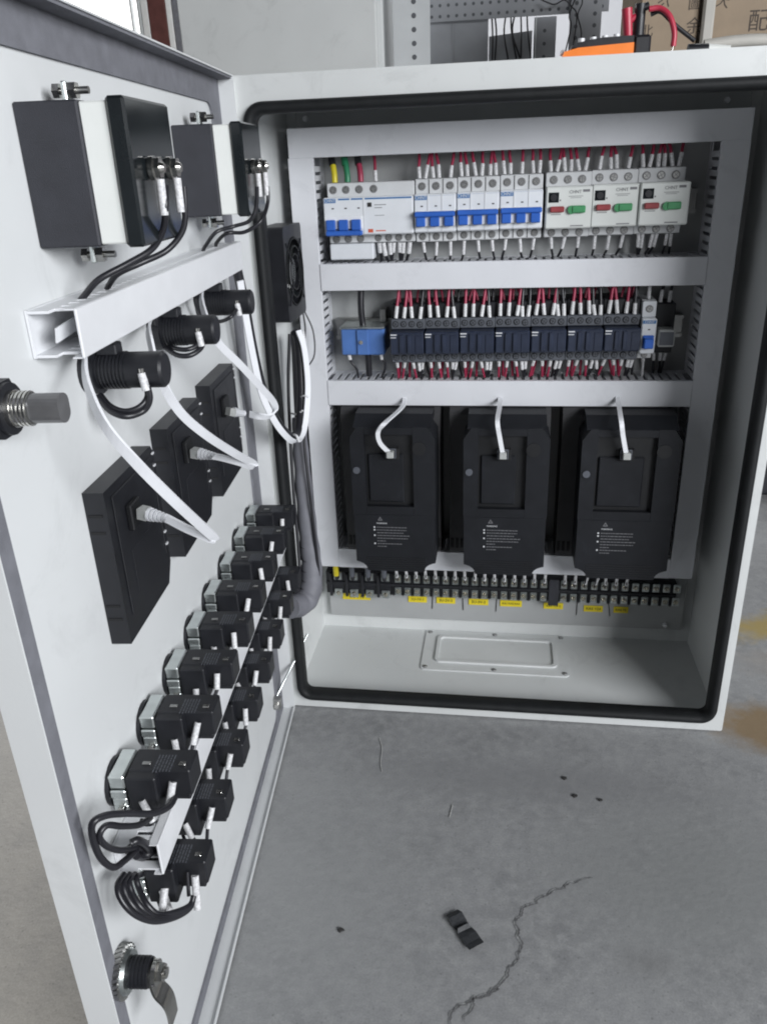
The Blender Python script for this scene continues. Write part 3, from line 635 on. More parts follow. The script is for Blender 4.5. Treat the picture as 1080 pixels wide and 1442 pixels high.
def contactor_trim():
    b = MB()
    for x in (.0155, .0275): b.box(x, x + .006, -.0950, -.0915, .0205, .0485, 'navy', .001)
    b.box(.040, .0525, -.0930, -.0915, .0195, .047, 'navy', .0015)
    return b.mesh('trim')
def contactor_print():
    b = MB(); b.box(.002, .0115, -.0924, -.092, .0475, .0492, 'print_white'); b.box(.002, .0105, -.0924, -.092, .0435, .0447, 'print_white'); return b.mesh('print')
ORD = ['leftmost of the seven black contactors, beside the blue transformer', 'second black contactor from the blue transformer', 'third black contactor from the blue transformer', 'middle one of the seven black contactors', 'fifth black contactor from the blue transformer', 'sixth black contactor from the blue transformer', 'rightmost of the seven black contactors, beside the narrow breaker']
for i in range(7):
    t = thing('contactor', ORD[i], 'contactor', (.1675 + i * .0538, PY, .5515 + i * .0006), 0, 'contactors in one row')
    put('body', cached('cb', contactor_body), t); put('trim', cached('ct', contactor_trim), t); put('print', cached('cp', contactor_print), t)
    xs = [.0075, .0202, .033, .0455]
    screws(t, xs, -.070, .061, .0040, (0, 0, 0, -.001), metal='contactor_grey'); screws(t, xs, -.070, .0080, .0040, (0, 0, 0, .002), metal='contactor_grey')
    top_wires(t, xs[:3], .0695, .1135, -.066, single_len=.0175); top_wires(t, xs[3:], .0675, .1135, -.066, 'wire', double=((), (0,))[i > 2 and i < 6])
    bottom_wires(t, xs[:3], -.0005, -.0285, -.065, 'red_wire', .009); bottom_wires(t, xs[3:], -.001, -.0285, -.065, 'wire', .012, (0,))
    for x in (.013, .027, .040, .050):
        a = RW.uniform(-.010, .010); wire_part(t, [(x, -.050, .0910), (x + a * .3, -.048, .100), (x + a, -.044, .1135)], .0021, 'red_wire' if x < .05 else 'wire')
        a = RW.uniform(-.012, .012); wire_part(t, [(x + a * .2, -.052, -.0005), (x + a * .5, -.050, -.012), (x + a, -.046, -.0285)], .0021, 'red_wire' if x < .04 else 'wire')
t = thing('circuit_breaker', 'narrow single pole white breaker right of the contactors', 'breaker', (.5462, PY, .5545), 0, 'miniature circuit breakers')
b = MB(); b.box(.0, .021, -.056, 0, 0, .088, 'breaker_shoulder', .001); b.box(-.0002, .0212, -.078, -.0555, .0115, .064, 'breaker', .0015); b.box(.0005, .0205, -.066, -.0555, .064, .0875, 'breaker', .001); b.build('body', t)
b = MB(); b.box(.0035, .0175, -.090, -.0775, .021, .036, 'blue', .0015); b.box(.0025, .0185, -.0805, -.0775, .020, .0395, 'blue', .0008); b.build('toggle_handle', t)
b = MB(); b.box(.001, .020, -.0785, -.078, .0565, .0615, 'blue_print'); b.box(.009, .0125, -.0784, -.078, .047, .0487, 'ink'); b.build('print', t)
lettering('CHNT', .005, 'print_white', t, (.0105, -.0787, .059))
screws(t, [.0105], -.0662, .0765, .0045); screws(t, [.0105], -.0562, .0058, .0040)
wire_part(t, [(.0105, -.05, .088), (.011, -.046, .1), (.012, -.04, .113)], .003, 'sleeve'); bottom_wires(t, [.0105], -.001, -.032, -.05, 'sleeve', .006)
t = thing('plug_relay', 'small grey plug relay in a black socket, last in the contactor row', 'relay', (.5705, PY, .560))
b = MB(); b.box(0, .029, -.042, 0, 0, .075, 'black', .0015); b.build('socket', t)
b = MB(); b.box(.0025, .0265, -.070, -.042, .014, .040, 'clear_plastic', .002); b.box(.0045, .0245, -.0704, -.07, .017, .037, 'contactor_grey'); b.build('relay_body', t)
top_wires(t, [.006, .019], .0755, .105, -.036, 'wire'); bottom_wires(t, [.004, .014, .022], -.001, -.036, -.036, 'wire', .012)
# ================================================================== drives
def vfd(x0, wd, label, rib, tilt):
    t = thing('frequency_drive', label, 'drive', (x0, PY, .2455), 0, 'black frequency drives')
    z1 = .2355; D1, D2 = .072, .138          # body depth, cover depth
    # body: side profile prism with sloping top
    b = MB(); side = [(0, -.026), (0, z1), (-.060, z1), (-D1, z1 - .014), (-D1, -.026)]
    b.prism(side, lambda u, v, w_: (w_, u, v), -.026, wd + .003, 'vfd_body')
    b.box(-.0265, wd + .0035, -.066, -.01, -.036, -.0265, 'vfd_dark', .001); b.build('body', t)
    b = MB()
    for i in range(3): b.box(-.024 + i * .008, -.019 + i * .008, -D1 - .0012, -D1, -.018, .0, 'dark_hole', .0004)
    b.box(wd - .002, wd + .002, -D1 - .0012, -D1, -.018, .0, 'dark_hole', .0004)
    b.build('vent', t)
    # front cover: frame round a recessed keypad bay, chamfered crown, lower flap with scooped corners
    c = MB(); bx0, bx1, bz0, bz1 = .023, wd - .035, .0845, .2075
    ch = .012
    out = [(0, .0), (wd, .0), (wd, z1 - .032), (wd - ch, z1 - .014), (ch, z1 - .014), (0, z1 - .032)]
    c.prism([(0, .07), (bx0, .07), (bx0, z1 - .016), (ch, z1 - .016), (0, z1 - .034)], XZ, -D2, -D1, 'vfd')
    c.prism([(bx1, .07), (wd, .07), (wd, z1 - .034), (wd - ch, z1 - .016), (bx1, z1 - .016)], XZ, -D2, -D1, 'vfd')
    c.box(bx0 + .0002, bx1 - .0002, -D2 + .0004, -D1, .07, bz0, 'vfd'); c.box(bx0 + .0002, bx1 - .0002, -D2 + .0004, -D1, bz1, z1 - .0165, 'vfd')
    c.prism([(-D2, z1 - .017), (-D1, z1 - .0145), (-D1, z1 - .001), (-D2 + .030, z1 - .002)], lambda u, v, w_: (w_, u, v), .006, wd - .006, 'vfd'); c.build('front_cover', t)
    b = MB(); b.box(bx0, bx1, -D2 + .010, -D1 - .001, bz0, bz1, 'vfd_dark'); b.box(bx0 + .004, bx1 - .016, -D2 + .006, -D2 + .0102, bz0 + .006, bz1 - .034, 'vfd', .002)
    b.cyl((bx1 + .010, -D2 + .001, bz1 - .022), (bx1 + .010, -D2 - .0012, bz1 - .022), .011, 'vfd_dark', 16); b.build('keypad_bay', t)
    b = MB(); r_ = .020; low = [(r_, -.034), (wd - r_, -.034)]
    low += [(wd - r_ + r_ * .95 * (1 - math.cos(a)) , -.034 + .0165 * math.sin(a)) for a in [k * PI / 10 for k in range(1, 5)]]
    low += [(wd - .001, -.0165), (wd - .001, .0695), (.001, .0695), (.001, -.0165)]
    low += [(r_ - r_ * .95 * (1 - math.cos(a)), -.034 + .0165 * math.sin(a)) for a in [k * PI / 10 for k in range(4, 0, -1)]]
    b.prism(low, XZ, -D2 + .0006, -D1 + .002, 'vfd')
    for k in range(6): b.box(r_ * .9, wd - r_ * .9, -D2 - .0003, -D2 + .0008, -.031 + k * .0042, -.0296 + k * .0042, 'vfd_dark')
    b.build('terminal_cover', t)
    b = MB(); b.cyl((.009, -D2 + .0005, .1475), (.009, -D2 - .002, .1475), .0058, 'contactor_grey', 12); b.build('cover_screw', t)
    # printed warning: triangle, heading, bulleted lines of small print
    yy = -D2 + .0003; b = MB(); tx = .034
    b.ring([(tx + .006, .0595), (tx + .014, .0595), (tx + .010, .0665)], [(tx + .0080, .0607), (tx + .0120, .0607), (tx + .010, .0643)], XZ, yy - .0003, yy, 'print_grey')
    rp = random.Random(4); z = .0465
    for ln, bul in ((.050, 1), (.049, 1), (.044, 0), (.054, 1), (.051, 0), (.014, 0), (.041, 1), (.016, 0)):
        if bul: b.box(tx - .0012, tx + .0012, yy - .0003, yy, z - .0003, z + .0021, 'print_white')
        x = tx + .004
        while x < tx + .004 + ln:
            l_ = rp.uniform(.002, .006); b.box(x, min(x + l_, tx + .004 + ln), yy - .0003, yy, z + .0002, z + .0014, 'print_grey'); x += l_ + .0009
        z -= .0050
    b.build('warning_print', t)
    lettering('WARNING', .0036, 'print_white', t, (tx + .0125, yy - .0003, .0545))
    # network socket and flat white lead
    b = MB(); sx, sz = rib[-1]; b.box(sx - .0075, sx + .0125, -D2 - .0003, -D2 + .012, sz - .011, sz + .007, 'dark_hole', .0005)
    b.ring(rrect(sx - .0085, sx + .0085, sz - .008, sz + .008, .001, 2), rrect(sx - .0068, sx + .0068, sz - .0062, sz + .0062, .001, 2), XZ, -D2 - .003, -D2, 'contactor_grey'); b.build('network_socket', t)
    pts = [(x, -D2 - .004 - .012 * math.sin(PI * min(1, k / (len(rib) - 1))), z) for k, (x, z) in enumerate(rib)]
    pts[0] = (pts[0][0], -.066, pts[0][2]); pts[1] = (pts[1][0], -.095, pts[1][2])
    b = MB(); b.ribbon(pts, [(1, .25, .1)] * 6, .0068, .0022, 'cable_white'); o = b.build('flat_lead', t)
    b = MB(); b.box(sx - .0055, sx + .0055, -D2 - .012, -D2 - .001, sz - .0052, sz + .0052, 'clear_plastic', .001); b.build('plug', o)
    return t
vfd(.1050, .1355, 'leftmost black drive, its white flat lead bent in an S', [(.081, .2525), (.081, .2415), (.061, .2325), (.049, .2175), (.051, .1975), (.0655, .1775)], 0)
vfd(.2850, .1325, 'middle black drive with straight white flat lead', [(.0545, .2525), (.0545, .245), (.0515, .2365), (.055, .212), (.061, .1785)], 0)
vfd(.4650, .1460, 'rightmost black drive in the shade, with straight white flat lead', [(.055, .2545), (.055, .246), (.052, .2375), (.057, .213), (.06555, .1805)], 0)
# ================================================================== terminal strip
t = thing('terminal_strip', 'long dark terminal strip with silver screws along the cabinet bottom', 'terminal strip', (.022, PY, .0985))
b = MB(); b.box(0, .635, -.022, -.001, .0, .046, 'black', .001); b.box(0, .635, -.0255, -.0215, .0205, .0255, 'black', .0008); b.build('base', t)
x = .008; k = 0; TERM = []
while x < .632:
    big = x < .118; w_ = .030 if big else .0178
    if not (.402 < x < .425):
        b = MB(); b.box(x - .0008, x + .0008, -.0258, -.0215, .0005, .0455, 'black', .0003)
        if big: b.box(x - .001, x + .004, -.0275, -.0215, -.004, .044, 'black', .001)
        b.build('partition', t); TERM.append((x + w_ / 2, big))
        for z in ((.0100, .0365) if not big else (.002, .038)):
            b = cached(('tc', big), lambda: MB().box(-(.0064 if not big else .008), (.0064 if not big else .008), -.003, 0, -.0085, .0085, 'zinc', .0016).cyl((0, -.003, 0), (0, -.0060, 0), .0048, 'brass', 12, r2=.0030).mesh('terminal_clamp'))
            put('terminal_clamp', b, t, (x + w_ / 2, -.0225, z))
    else:
        b = MB(); b.box(x, x + w_, -.0275, -.0215, -.006, .047, 'black_matt', .001); b.build('end_stop', t)
    x += w_; k += 1
for i, (cx, big) in enumerate(TERM):
    if big: 
        m = ('yellow_wire', 'contactor_grey', 'contactor_grey', 'contactor_grey')[min(i, 3)]
        wire_part(t, [(cx, -.03, .036), (cx, -.036, .06), (cx, -.03, .098)], .0042, 'wire', ((cx, -.0345, .045), (cx, -.036, .072)), .0052, m)
    elif i < len(TERM) - 5:
        a = RW.uniform(-.002, .002) + (.006 if 22 <= i <= 23 else 0)
        wire_part(t, [(cx, -.028, .036), (cx, -.036, .05), (cx + a, -.034, .098)], .0016, 'wire', ((cx, -.034, .045), (cx + a * .6, -.036, .064)), .0027)
for i, (x0, x1, txt, z) in enumerate([(.052, .098, 'R S T N', .0790), (.178, .208, '1U-1V-1', .0785), (.232, .262, '2U-2V-2', .0785), (.293, .324, '3U-3V-3', .0780), (.352, .386, 'KA1 KA2 KA3', .0775), (.432, .462, 'KA4 +24 2', .0760), (.505, .534, 'KA5 +24', .0735), (.558, .580, 'KA6 PE', .0735)]):
    lt = thing('terminal_label', ['leftmost', 'second from left', 'third from left', 'fourth from left', 'fifth from left, longest of the narrow ones,', 'sixth from left', 'second from right', 'rightmost'][i] + ' yellow label under the terminal strip', 'label', ((x0 + x1) / 2 - .0005, PY - .0012, z + .0012), 0, 'yellow terminal labels')
    hw = (x1 - x0) / 2; b = MB(); b.box(-hw * 1.18, hw * 1.18, -.0006, .0006, -.0064, .0064, 'label_yellow'); b.build('sticker', lt)
    lettering(txt, min(.0086, 2 * hw / len(txt) * 1.75), 'ink', lt, (0, -.0009, 0))
for i, (x, dx) in enumerate([(.2205, .001), (.2795, -.001), (.341, .001), (.4895, 0), (.550, -.004)]):
    b = MB(); b.box(-.0006, .0006, -.0005, .0005, 0, .026, 'ink'); o = thing('ink_mark', ['leftmost', 'second', 'third', 'fourth', 'rightmost slanted'][i] + ' black pen line dividing the yellow labels', 'pen mark', (x, PY - .001, .0600), 0, 'pen lines under the terminal strip', b.mesh('ink_mark')); o.rotation_euler = (0, dx * 40, 0)
# ================================================================== fan on the left inner wall
t = thing('cooling_fan', 'square black cooling fan on the left inner wall of the cabinet', 'fan', (.0035, .047, .6375))
FW = .1035
b = MB(); yz = lambda u, v, w_: (w_, u, v)
b.ring(rrect(0, FW, 0, .1305, .007, 5), [(FW / 2 + .049 * math.cos(a), .0655 + .049 * math.sin(a)) for a in [math.radians(45 - 45 + 0) + 2 * PI * (k + 0) / 24 for k in range(24)]], yz, 0, .035, 'black'); b.build('frame', t)
b = MB()
for r0 in (.048, .037, .026): b.ring([(FW / 2 + r0 * math.cos(2 * PI * k / 28), .0655 + r0 * math.sin(2 * PI * k / 28)) for k in range(28)], [(FW / 2 + (r0 - .0022) * math.cos(2 * PI * k / 28), .0655 + (r0 - .0022) * math.sin(2 * PI * k / 28)) for k in range(28)], yz, .0352, .0364, 'rubber')
for a in (45, 135, 225, 315):
    a = math.radians(a); d = Vector((0, math.cos(a), math.sin(a))); c = Vector((.0355, FW / 2, .0655)); b.cyl(c + d * .018, c + d * .060, .0014, 'black', 6)
b.build('guard', t)
b = MB(); b.cyl((.004, FW / 2, .0655), (.031, FW / 2, .0655), .020, 'black_gloss', 20)
for k in range(7):
    a0 = 2 * PI * k / 7; vs = []
    for j in range(5):
        r_ = .019 + j * .0070; a = a0 + j * .10
        vs += [(.010, FW / 2 + r_ * math.cos(a), .0655 + r_ * math.sin(a)), (.028, FW / 2 + r_ * math.cos(a + .55), .0655 + r_ * math.sin(a + .55))]
    b.add(vs + [(x_ + .0012, y_, z_) for x_, y_, z_ in vs], [(2 * j, 2 * j + 1, 2 * j + 3, 2 * j + 2) for j in range(4)] + [(10 + 2 * j, 12 + 2 * j, 13 + 2 * j, 11 + 2 * j) for j in range(4)], 'black_gloss')
b.build('impeller', t)
b = MB(); b.tube([(.030, .10, .002), (.034, .09, -.03), (.030, .07, -.075), (.024, .065, -.085), (.022, .075, -.06), (.03, .09, -.03)], .0013, 'wire', 6); b.tube([(.032, .10, .002), (.044, .10, -.03), (.046, .09, -.065), (.034, .085, -.085)], .0013, 'wire', 6); b.cyl((.031, .086, -.028), (.033, .084, -.045), .0028, 'sleeve', 8); b.build('lead', t)
# ================================================================== things on the door (local x: towards the free edge, y: into the room, z: up)
def on_door(name, label, cat, s, h, group=None, n=0.0): return thing(name, label, cat, DW(s, n, h), -TH, group)
def clip(t, x, z, up, nm='clamp'):
    b = MB(); k = 1 if up else -1
    b.box(x - .006, x + .006, .017, .0205, z, z + k * .014, 'zinc', .0008)
    b.cyl((x, .010, z + k * .0085), (x, .034, z + k * .0085), .0024, 'steel', 10)
    b.cyl((x, .0205, z + k * .0085), (x, .026, z + k * .0085), .0055, 'chrome', 6); b.cyl((x, .010, z + k * .0085), (x, .0145, z + k * .0085), .005, 'chrome', 6)
    b.build(nm, t)
for s0, lab in ((.462, 'black and cream panel meter back nearest the free edge of the door'), (.1275, 'black and cream panel meter back nearest the hinge')):
    t = on_door('panel_meter', lab, 'meter', s0, .798, 'panel meters in the door'); w_ = .090; h_ = .088
    b = MB(); b.box(0, w_, .0002, .042, 0, h_, 'black_matt', .0012); b.build('housing', t)
    b = MB(); b.box(.0015, w_ - .0015, .042, .0602, .0012, h_ - .0012, 'cream', .001); b.build('spacer', t)
    b = MB(); b.box(-.0012, w_ + .0012, .0602, .0725, -.001, h_ + .0012, 'black_gloss', .0018); b.build('rear_cap', t)
    for x in (.062, .0225):
        b = MB(); b.cyl((x, .0722, .047), (x, .0745, .047), .0070, 'black_gloss', 14); b.cyl((x, .0742, .047), (x, .0775, .047), .0078, 'chrome', 14); b.cyl((x, .0775, .047), (x, .0815, .047), .0070, 'chrome', 6); b.cyl((x, .0815, .047), (x, .0838, .047), .0040, 'chrome', 10, r2=.003); o = b.build('terminal_stud', t)
        b = MB(); b.cyl((x, .0795, .040), (x + .001, .0795, .017), .0030, 'sleeve', 10); b.build('wire_marker', o)
    clip(t, .045, h_ + .0002, True); clip(t, .045, -.0002, False)
# slotted ducts on the door
fd = lambda l, c, d: (l, d, c)
duct('white duct on the door below the two meters, open end facing out', DW(.108, .0005, .7325), -TH, fd, .484, .0310, .0345, 'slotted ducts on the door', 'white')
duct('white duct on the door between the two rows of contact blocks', DW(.030, .0005, .3165), -TH, fd, .603, .0310, .038, 'slotted ducts on the door', 'white')
b = MB(); b.ribbon([(0, 0, 0), (.02, .006, .002), (.05, .004, -.001)], (0, .2, 1), .010, .001, 'white')
o = thing('duct_strip', 'loose white plastic strip poking from the open end of the upper door duct', 'strip', DW(.541, .014, .748), -TH, None, b.mesh('duct_strip'))
# cylindrical pilot devices
for i, (s0, lab) in enumerate([(.515, 'ribbed black cylindrical switch body nearest the free edge, under the duct'), (.358, 'middle one of three ribbed black cylindrical switch bodies'), (.196, 'ribbed black cylindrical switch body nearest the hinge')]):
    t = on_door('selector_switch', lab, 'switch', s0, .706, 'cylindrical switch bodies')
    b = MB(); b.cyl((0, .0003, 0), (0, .011, 0), .0175, 'black', 24)
    for k in range(8): b.cyl((0, .0112 + .0028 * k, 0), (0, .0112 + .0028 * k + .0016, 0), .0142, 'black', 24); b.cyl((0, .0112 + .0028 * k + .0016, 0), (0, .0112 + .0028 * (k + 1), 0), .0133, 'black', 24, cap0=False, cap1=False)
    b.cyl((0, .0336, 0), (0, .0595, 0), .0136, 'black', 24); b.cyl((0, .0595, 0), (0, .0615, 0), .0136, 'black', 24, r2=.0118); b.build('barrel', t)
    b = MB(); b.box(-.007, .007, .012, .028, .0125, .021, 'black', .001); b.build('latch', t)
    for (x, y) in ((.0128, .047), (-.0128, .047)):
        b = MB(); b.cyl((x, y, .004), (x, y, -.001), .0022, 'chrome', 8); o = b.build('terminal', t)
        c = MB(); c.cyl((x * 1.04, y, .0005), (x * 1.14, y + .002, -.0125), .0031, 'sleeve', 9); c.build('wire_marker', o)
# keypad backs
for i, (s0, lab) in enumerate([(.4490, 'flat black keypad back nearest the free edge of the door'), (.2930, 'middle one of three flat black keypad backs'), (.1370, 'flat black keypad back nearest the hinge')]):
    t = on_door('keypad_back', lab, 'keypad', s0, .493, 'keypad backs on the door'); w_, h_ = .1145, .132
    b = MB(); b.prism([(.012, 0), (w_, 0), (w_, h_), (.006, h_), (0, h_ - .008), (0, .018)], lambda u, v, w: (u, w, v), .0002, .0165, 'black'); b.build('case', t)
    b = MB(); b.box(.012, w_ - .012, .0165, .0176, .020, h_ - .008, 'black', .0008); b.box(.004, .0105, .0165, .0178, .03, h_ - .014, 'black', .0006)
    b.box(.03, w_ - .030, .0176, .0182, .030, .070, 'black', .0004); b.build('rear_cover', t)
    b = MB()
    for z in (.022, .034, h_ - .034, h_ - .02): b.box(w_ - .001, w_ + .0006, .002, .013, z, z + .0022, 'dark_hole')
    b.build('side_slot', t)
    b = MB()
    for z in (.038, .05, h_ - .018, h_ - .007): b.box(.0055, .0095, .0178, .0190, z, z + .0016, 'print_white')
    b.build('clip_tab', t)
    b = MB(); b.box(.061, .083, .0176, .0225, .086, .108, 'vfd_dark', .001); b.build('network_socket', t)
# contact blocks, eight above and eight below the lower duct
def cb_ring():
    b = MB(); b.cyl((0, .0003, .017), (0, .0034, .017), .0200, 'black', 20); return b.mesh('lock_ring')
def cb_bracket():
    b = MB(); b.box(-.0168, .0172, .0036, .0165, .023, .0352, 'zinc', .0012); b.box(-.0168, .0186, .0036, .0165, .0145, .0222, 'zinc', .001); b.box(-.0168, .0176, .0040, .0160, .006, .0138, 'zinc', .001); b.box(-.0168, .0165, .0036, .0155, -.003, .0055, 'zinc', .001)
    b.cyl((.0172, .011, .004), (.0205, .011, .004), .0032, 'chrome', 10); return b.mesh('bracket')
def cb_block():
    b = MB(); b.box(-.0178, .0085, .0168, .0670, .0095, .0345, 'black', .0012); b.box(-.0150, .0170, .0169, .0415, -.004, .0335, 'black', .0012)
    b.box(-.0160, .0070, .0420, .0640, .0040, .0093, 'black', .0008); return b.mesh('contact_block')
def cb_print():
    b = MB(); r_ = random.Random(2)
    for k in range(6):
        y = .0375 + k * .0026; x = -.010
        while x < .009:
            l_ = r_.uniform(.0015, .005); b.box(x, min(x + l_, .0105), y, y + .0009, .0345, .0347, 'contactor_grey'); x += l_ + .001
    return b.mesh('print')
def cb_screws():
    b = MB(); b.box(-.0015, .0020, .0265, .0335, .0343, .0356, 'steel', .0004); return b.mesh('terminal_screw')
def cb_screws2():
    b = MB(); b.box(-.0015, .0028, .0565, .0620, .0343, .0358, 'chrome', .0004); return b.mesh('terminal_screw')
NEAR = [.6245, .5510, .4775, .4045, .3335, .2600, .1850, .1130]
NTH = ['first', 'second', 'third', 'fourth', 'fifth', 'sixth', 'seventh', 'eighth']
rb = random.Random(9)
for row, h0 in (('upper', .3735), ('lower', .2760)):
    for i, s_ in enumerate(NEAR):
        t = on_door('contact_block', 'black contact block with silver bracket, %s from the bottom lock in the %s row' % (NTH[i], row), 'contact block', s_ - .0182, h0, 'push button contact blocks on the door')
        put('lock_ring', cached('cbr', cb_ring), t); put('bracket', cached('cbb', cb_bracket), t); o = put('contact_block', cached('cbk', cb_block), t); put('print', cached('cbp', cb_print), o); put('terminal_screw', cached('cbs', cb_screws), o); put('terminal_screw', cached('cbs2', cb_screws2), o)
        j = lambda a: rb.uniform(-a, a)
        p0 = Vector((.0090, .0525 + j(.002), .024)); p1 = Vector((.0175 + j(.002), .0515 + j(.003), .008 + j(.003)))
        if row == 'upper': tail = [(.021, .046, .000), (.020, .036, -.012), (.012, .028, -.024)]
        else: tail = [(.024, .048, -.004), (.018, .038, -.013), (.004, .026, -.010), (-.012, .014, .02), (-.016, .014, .058)]
        if i or row == 'upper':
            if not (i == 0): wire_part(t, [p0, p1] + tail, .0017, 'wire', (p0, p1), .0029)
            else: wire_part(t, [p0, p1], .0017, 'wire', (p0, p1 + Vector((0, 0, -.003))), .0031)
        else: wire_part(t, [p0, p1], .0017, 'wire', (p0 + Vector((0, .006, -.004)), p1 + Vector((.001, .006, -.014))), .0033)
        q0 = Vector((.0172, .031 + j(.003), .012)); q1 = Vector((.0225 + j(.003), .033 + j(.004), -.002 + j(.003)))
        wire_part(t, [q0, q1, (.020, .028, -.010), (.012, .022, -.0135 if row == 'upper' else -.008)], .0017, 'wire', (q0, q1), .0029)
# locks
t = on_door('cam_lock', 'upper cam lock with black nut and grey cap at the left picture edge', 'lock', .661, .7185)
b = MB(); b.cyl((0, .0003, 0), (0, .014, 0), .0185, 'black', 6); b.cyl((0, .014, 0), (0, .0170, 0), .0155, 'black', 20); b.build('nut', t)
b = MB(); b.cyl((0, .0170, 0), (0, .0200, 0), .0112, 'chrome', 24)
for k in range(4): b.cyl((0, .0200 + .0024 * k, 0), (0, .0214 + .0024 * k, 0), .0104, 'chrome', 24); b.cyl((0, .0214 + .0024 * k, 0), (0, .0224 + .0024 * k, 0), .0096, 'steel', 24)
b.build('threaded_barrel', t)
b = MB(); b.prism([(.0088 * math.cos(a) , .0088 * math.sin(a)) if abs(math.cos(a)) < .86 else (math.copysign(.0076, math.cos(a)), .0088 * math.sin(a)) for a in [2 * PI * (k + .5) / 24 for k in range(24)]], lambda u, v, w: (u, w, v), .0296, .0480, 'latch_grey'); b.build('end_square', t)
t = on_door('cam_lock', 'lower cam lock with knurled ring and bent silver cam lever', 'lock', .666, .2440)
b = MB()
for k in range(26):
    a = 2 * PI * k / 26; c = Vector((math.cos(a), 0, math.sin(a))); a2 = a + .16; c2 = Vector((math.cos(a2), 0, math.sin(a2)))
    b.cyl(c * .0192 + Vector((0, .0004, 0)), c2 * .0198 + Vector((0, .0075, 0)), .0019, 'steel', 6)
b.cyl((0, .0003, 0), (0, .0078, 0), .0188, 'steel', 28); b.cyl((0, .0078, 0), (0, .0108, 0), .0178, 'zinc', 28, r2=.0165); b.build('knurled_ring', t)
b = MB(); b.cyl((0, .0108, 0), (0, .0275, 0), .0118, 'black', 24)
for k in range(5): b.cyl((0, .0122 + k * .003, 0), (0, .0136 + k * .003, 0), .0124, 'black', 24)
b.build('barrel', t)
b = MB(); b.cyl((0, .0300, 0), (0, .0335, 0), .0102, 'chrome', 20); b.cyl((0, .0335, 0), (0, .0385, 0), .0078, 'chrome', 6); b.cyl((0, .0385, 0), (0, .0410, 0), .0045, 'chrome', 12); b.build('nut', t)
b = MB(); pth = [(0, .0287, .006), (.0, .0287, -.008), (.001, .031, -.018), (.003, .0375, -.026), (.004, .0400, -.035), (.005, .0405, -.050)]
b.ribbon(pth, (1, 0, 0), .017, .0022, 'chrome', 4); b.build('cam_lever', t)
# ------------------------------------------------------------------ cables on the door, as paths of (along, out, up)
def door_cable(name, label, pts, r, m='wire', group=None, cat='cable', flat=None, wdir=(0, .35, 1), sleeves=()):
    p0 = Vector(pts[0]); P = [Vector(p) - p0 for p in pts]; b = MB()
    if flat: b.ribbon(P, wdir, flat, r, m, 6)
    else: b.tube(P, r, m, 8, 6)
    t = thing(name, label, cat, DW(*pts[0]), -TH, group)
    b.build('strip' if flat else 'cable', t)
    for a, e_ in sleeves:
        c = MB(); c.cyl(Vector(a) - p0, Vector(e_) - p0, r * 1.7, 'sleeve', 9); c.build('wire_marker', t)
    return t
def plug(t, pts_):
    """network plug with ribbed strain boot at the end of a flat lead (points relative to the lead's start)"""
    a, c = Vector(pts_[0]), Vector(pts_[1]); d = (c - a).normalized(); b = MB()
    b.cyl(a, a + d * .008, .0064, 'clear_plastic', 4, phase=PI / 4)
    for k in range(5): b.cyl(a + d * (.008 + .0034 * k), a + d * (.0104 + .0034 * k), .0058 - .0005 * k, 'cable_white', 10); b.cyl(a + d * (.0104 + .0034 * k), a + d * (.0114 + .0034 * k), .0040 - .0003 * k, 'cable_white', 8)
    b.build('plug', t)
door_cable('meter_wire', 'left black wire from the near meter down into the door duct', [(0.5173, 0.0810, 0.8332), (0.5248, 0.0810, 0.8207), (0.5207, 0.0760, 0.8059), (0.5210, 0.0660, 0.7930), (0.5290, 0.0500, 0.7843), (0.5392, 0.0320, 0.7756), (0.5408, 0.0200, 0.7651), (0.5417, 0.0160, 0.7609)], 0.0023, 'wire', 'black wires on the door')
door_cable('meter_wire', 'right black wire from the near meter down into the door duct', [(0.4748, 0.0810, 0.8321), (0.4753, 0.0800, 0.8160), (0.4761, 0.0760, 0.8012), (0.4820, 0.0640, 0.7884), (0.4976, 0.0480, 0.7814), (0.5038, 0.0320, 0.7750), (0.4949, 0.0200, 0.7655), (0.4909, 0.0160, 0.7609)], 0.0023, 'wire', 'black wires on the door')
door_cable('meter_wire', 'left black wire from the far meter down into the door duct', [(0.2078, 0.0810, 0.8255), (0.2063, 0.0780, 0.8061), (0.2077, 0.0700, 0.7923), (0.2053, 0.0520, 0.7870), (0.2206, 0.0360, 0.7829), (0.2173, 0.0220, 0.7695), (0.2091, 0.0160, 0.7638)], 0.0021, 'wire', 'black wires on the door')
door_cable('meter_wire', 'right black wire from the far meter down into the door duct', [(0.1489, 0.0810, 0.8241), (0.1520, 0.0800, 0.8073), (0.1473, 0.0700, 0.7886), (0.1654, 0.0540, 0.7782), (0.1829, 0.0380, 0.7786), (0.1681, 0.0220, 0.7689), (0.1537, 0.0160, 0.7624)], 0.0021, 'wire', 'black wires on the door')
door_cable('switch_wire', 'black wire looping under the near cylindrical switch', [(0.5279, 0.0500, 0.6962), (0.5277, 0.0500, 0.6863), (0.5285, 0.0440, 0.6778), (0.5380, 0.0340, 0.6764), (0.5372, 0.0220, 0.6808), (0.5263, 0.0100, 0.6889)], 0.0025, 'wire', 'black wires on the door')
door_cable('switch_wire', 'second black wire looping under the near cylindrical switch', [(0.5216, 0.0470, 0.6940), (0.5250, 0.0470, 0.6867), (0.5306, 0.0420, 0.6812), (0.5341, 0.0320, 0.6792), (0.5322, 0.0210, 0.6827), (0.5208, 0.0100, 0.6885)], 0.0022, 'wire', 'black wires on the door')
door_cable('switch_wire', 'outer black wire looping under the middle cylindrical switch', [(0.3628, 0.0490, 0.6976), (0.3720, 0.0480, 0.6916), (0.3814, 0.0400, 0.6873), (0.3812, 0.0280, 0.6875), (0.3685, 0.0140, 0.6917)], 0.0024, 'wire', 'black wires on the door')
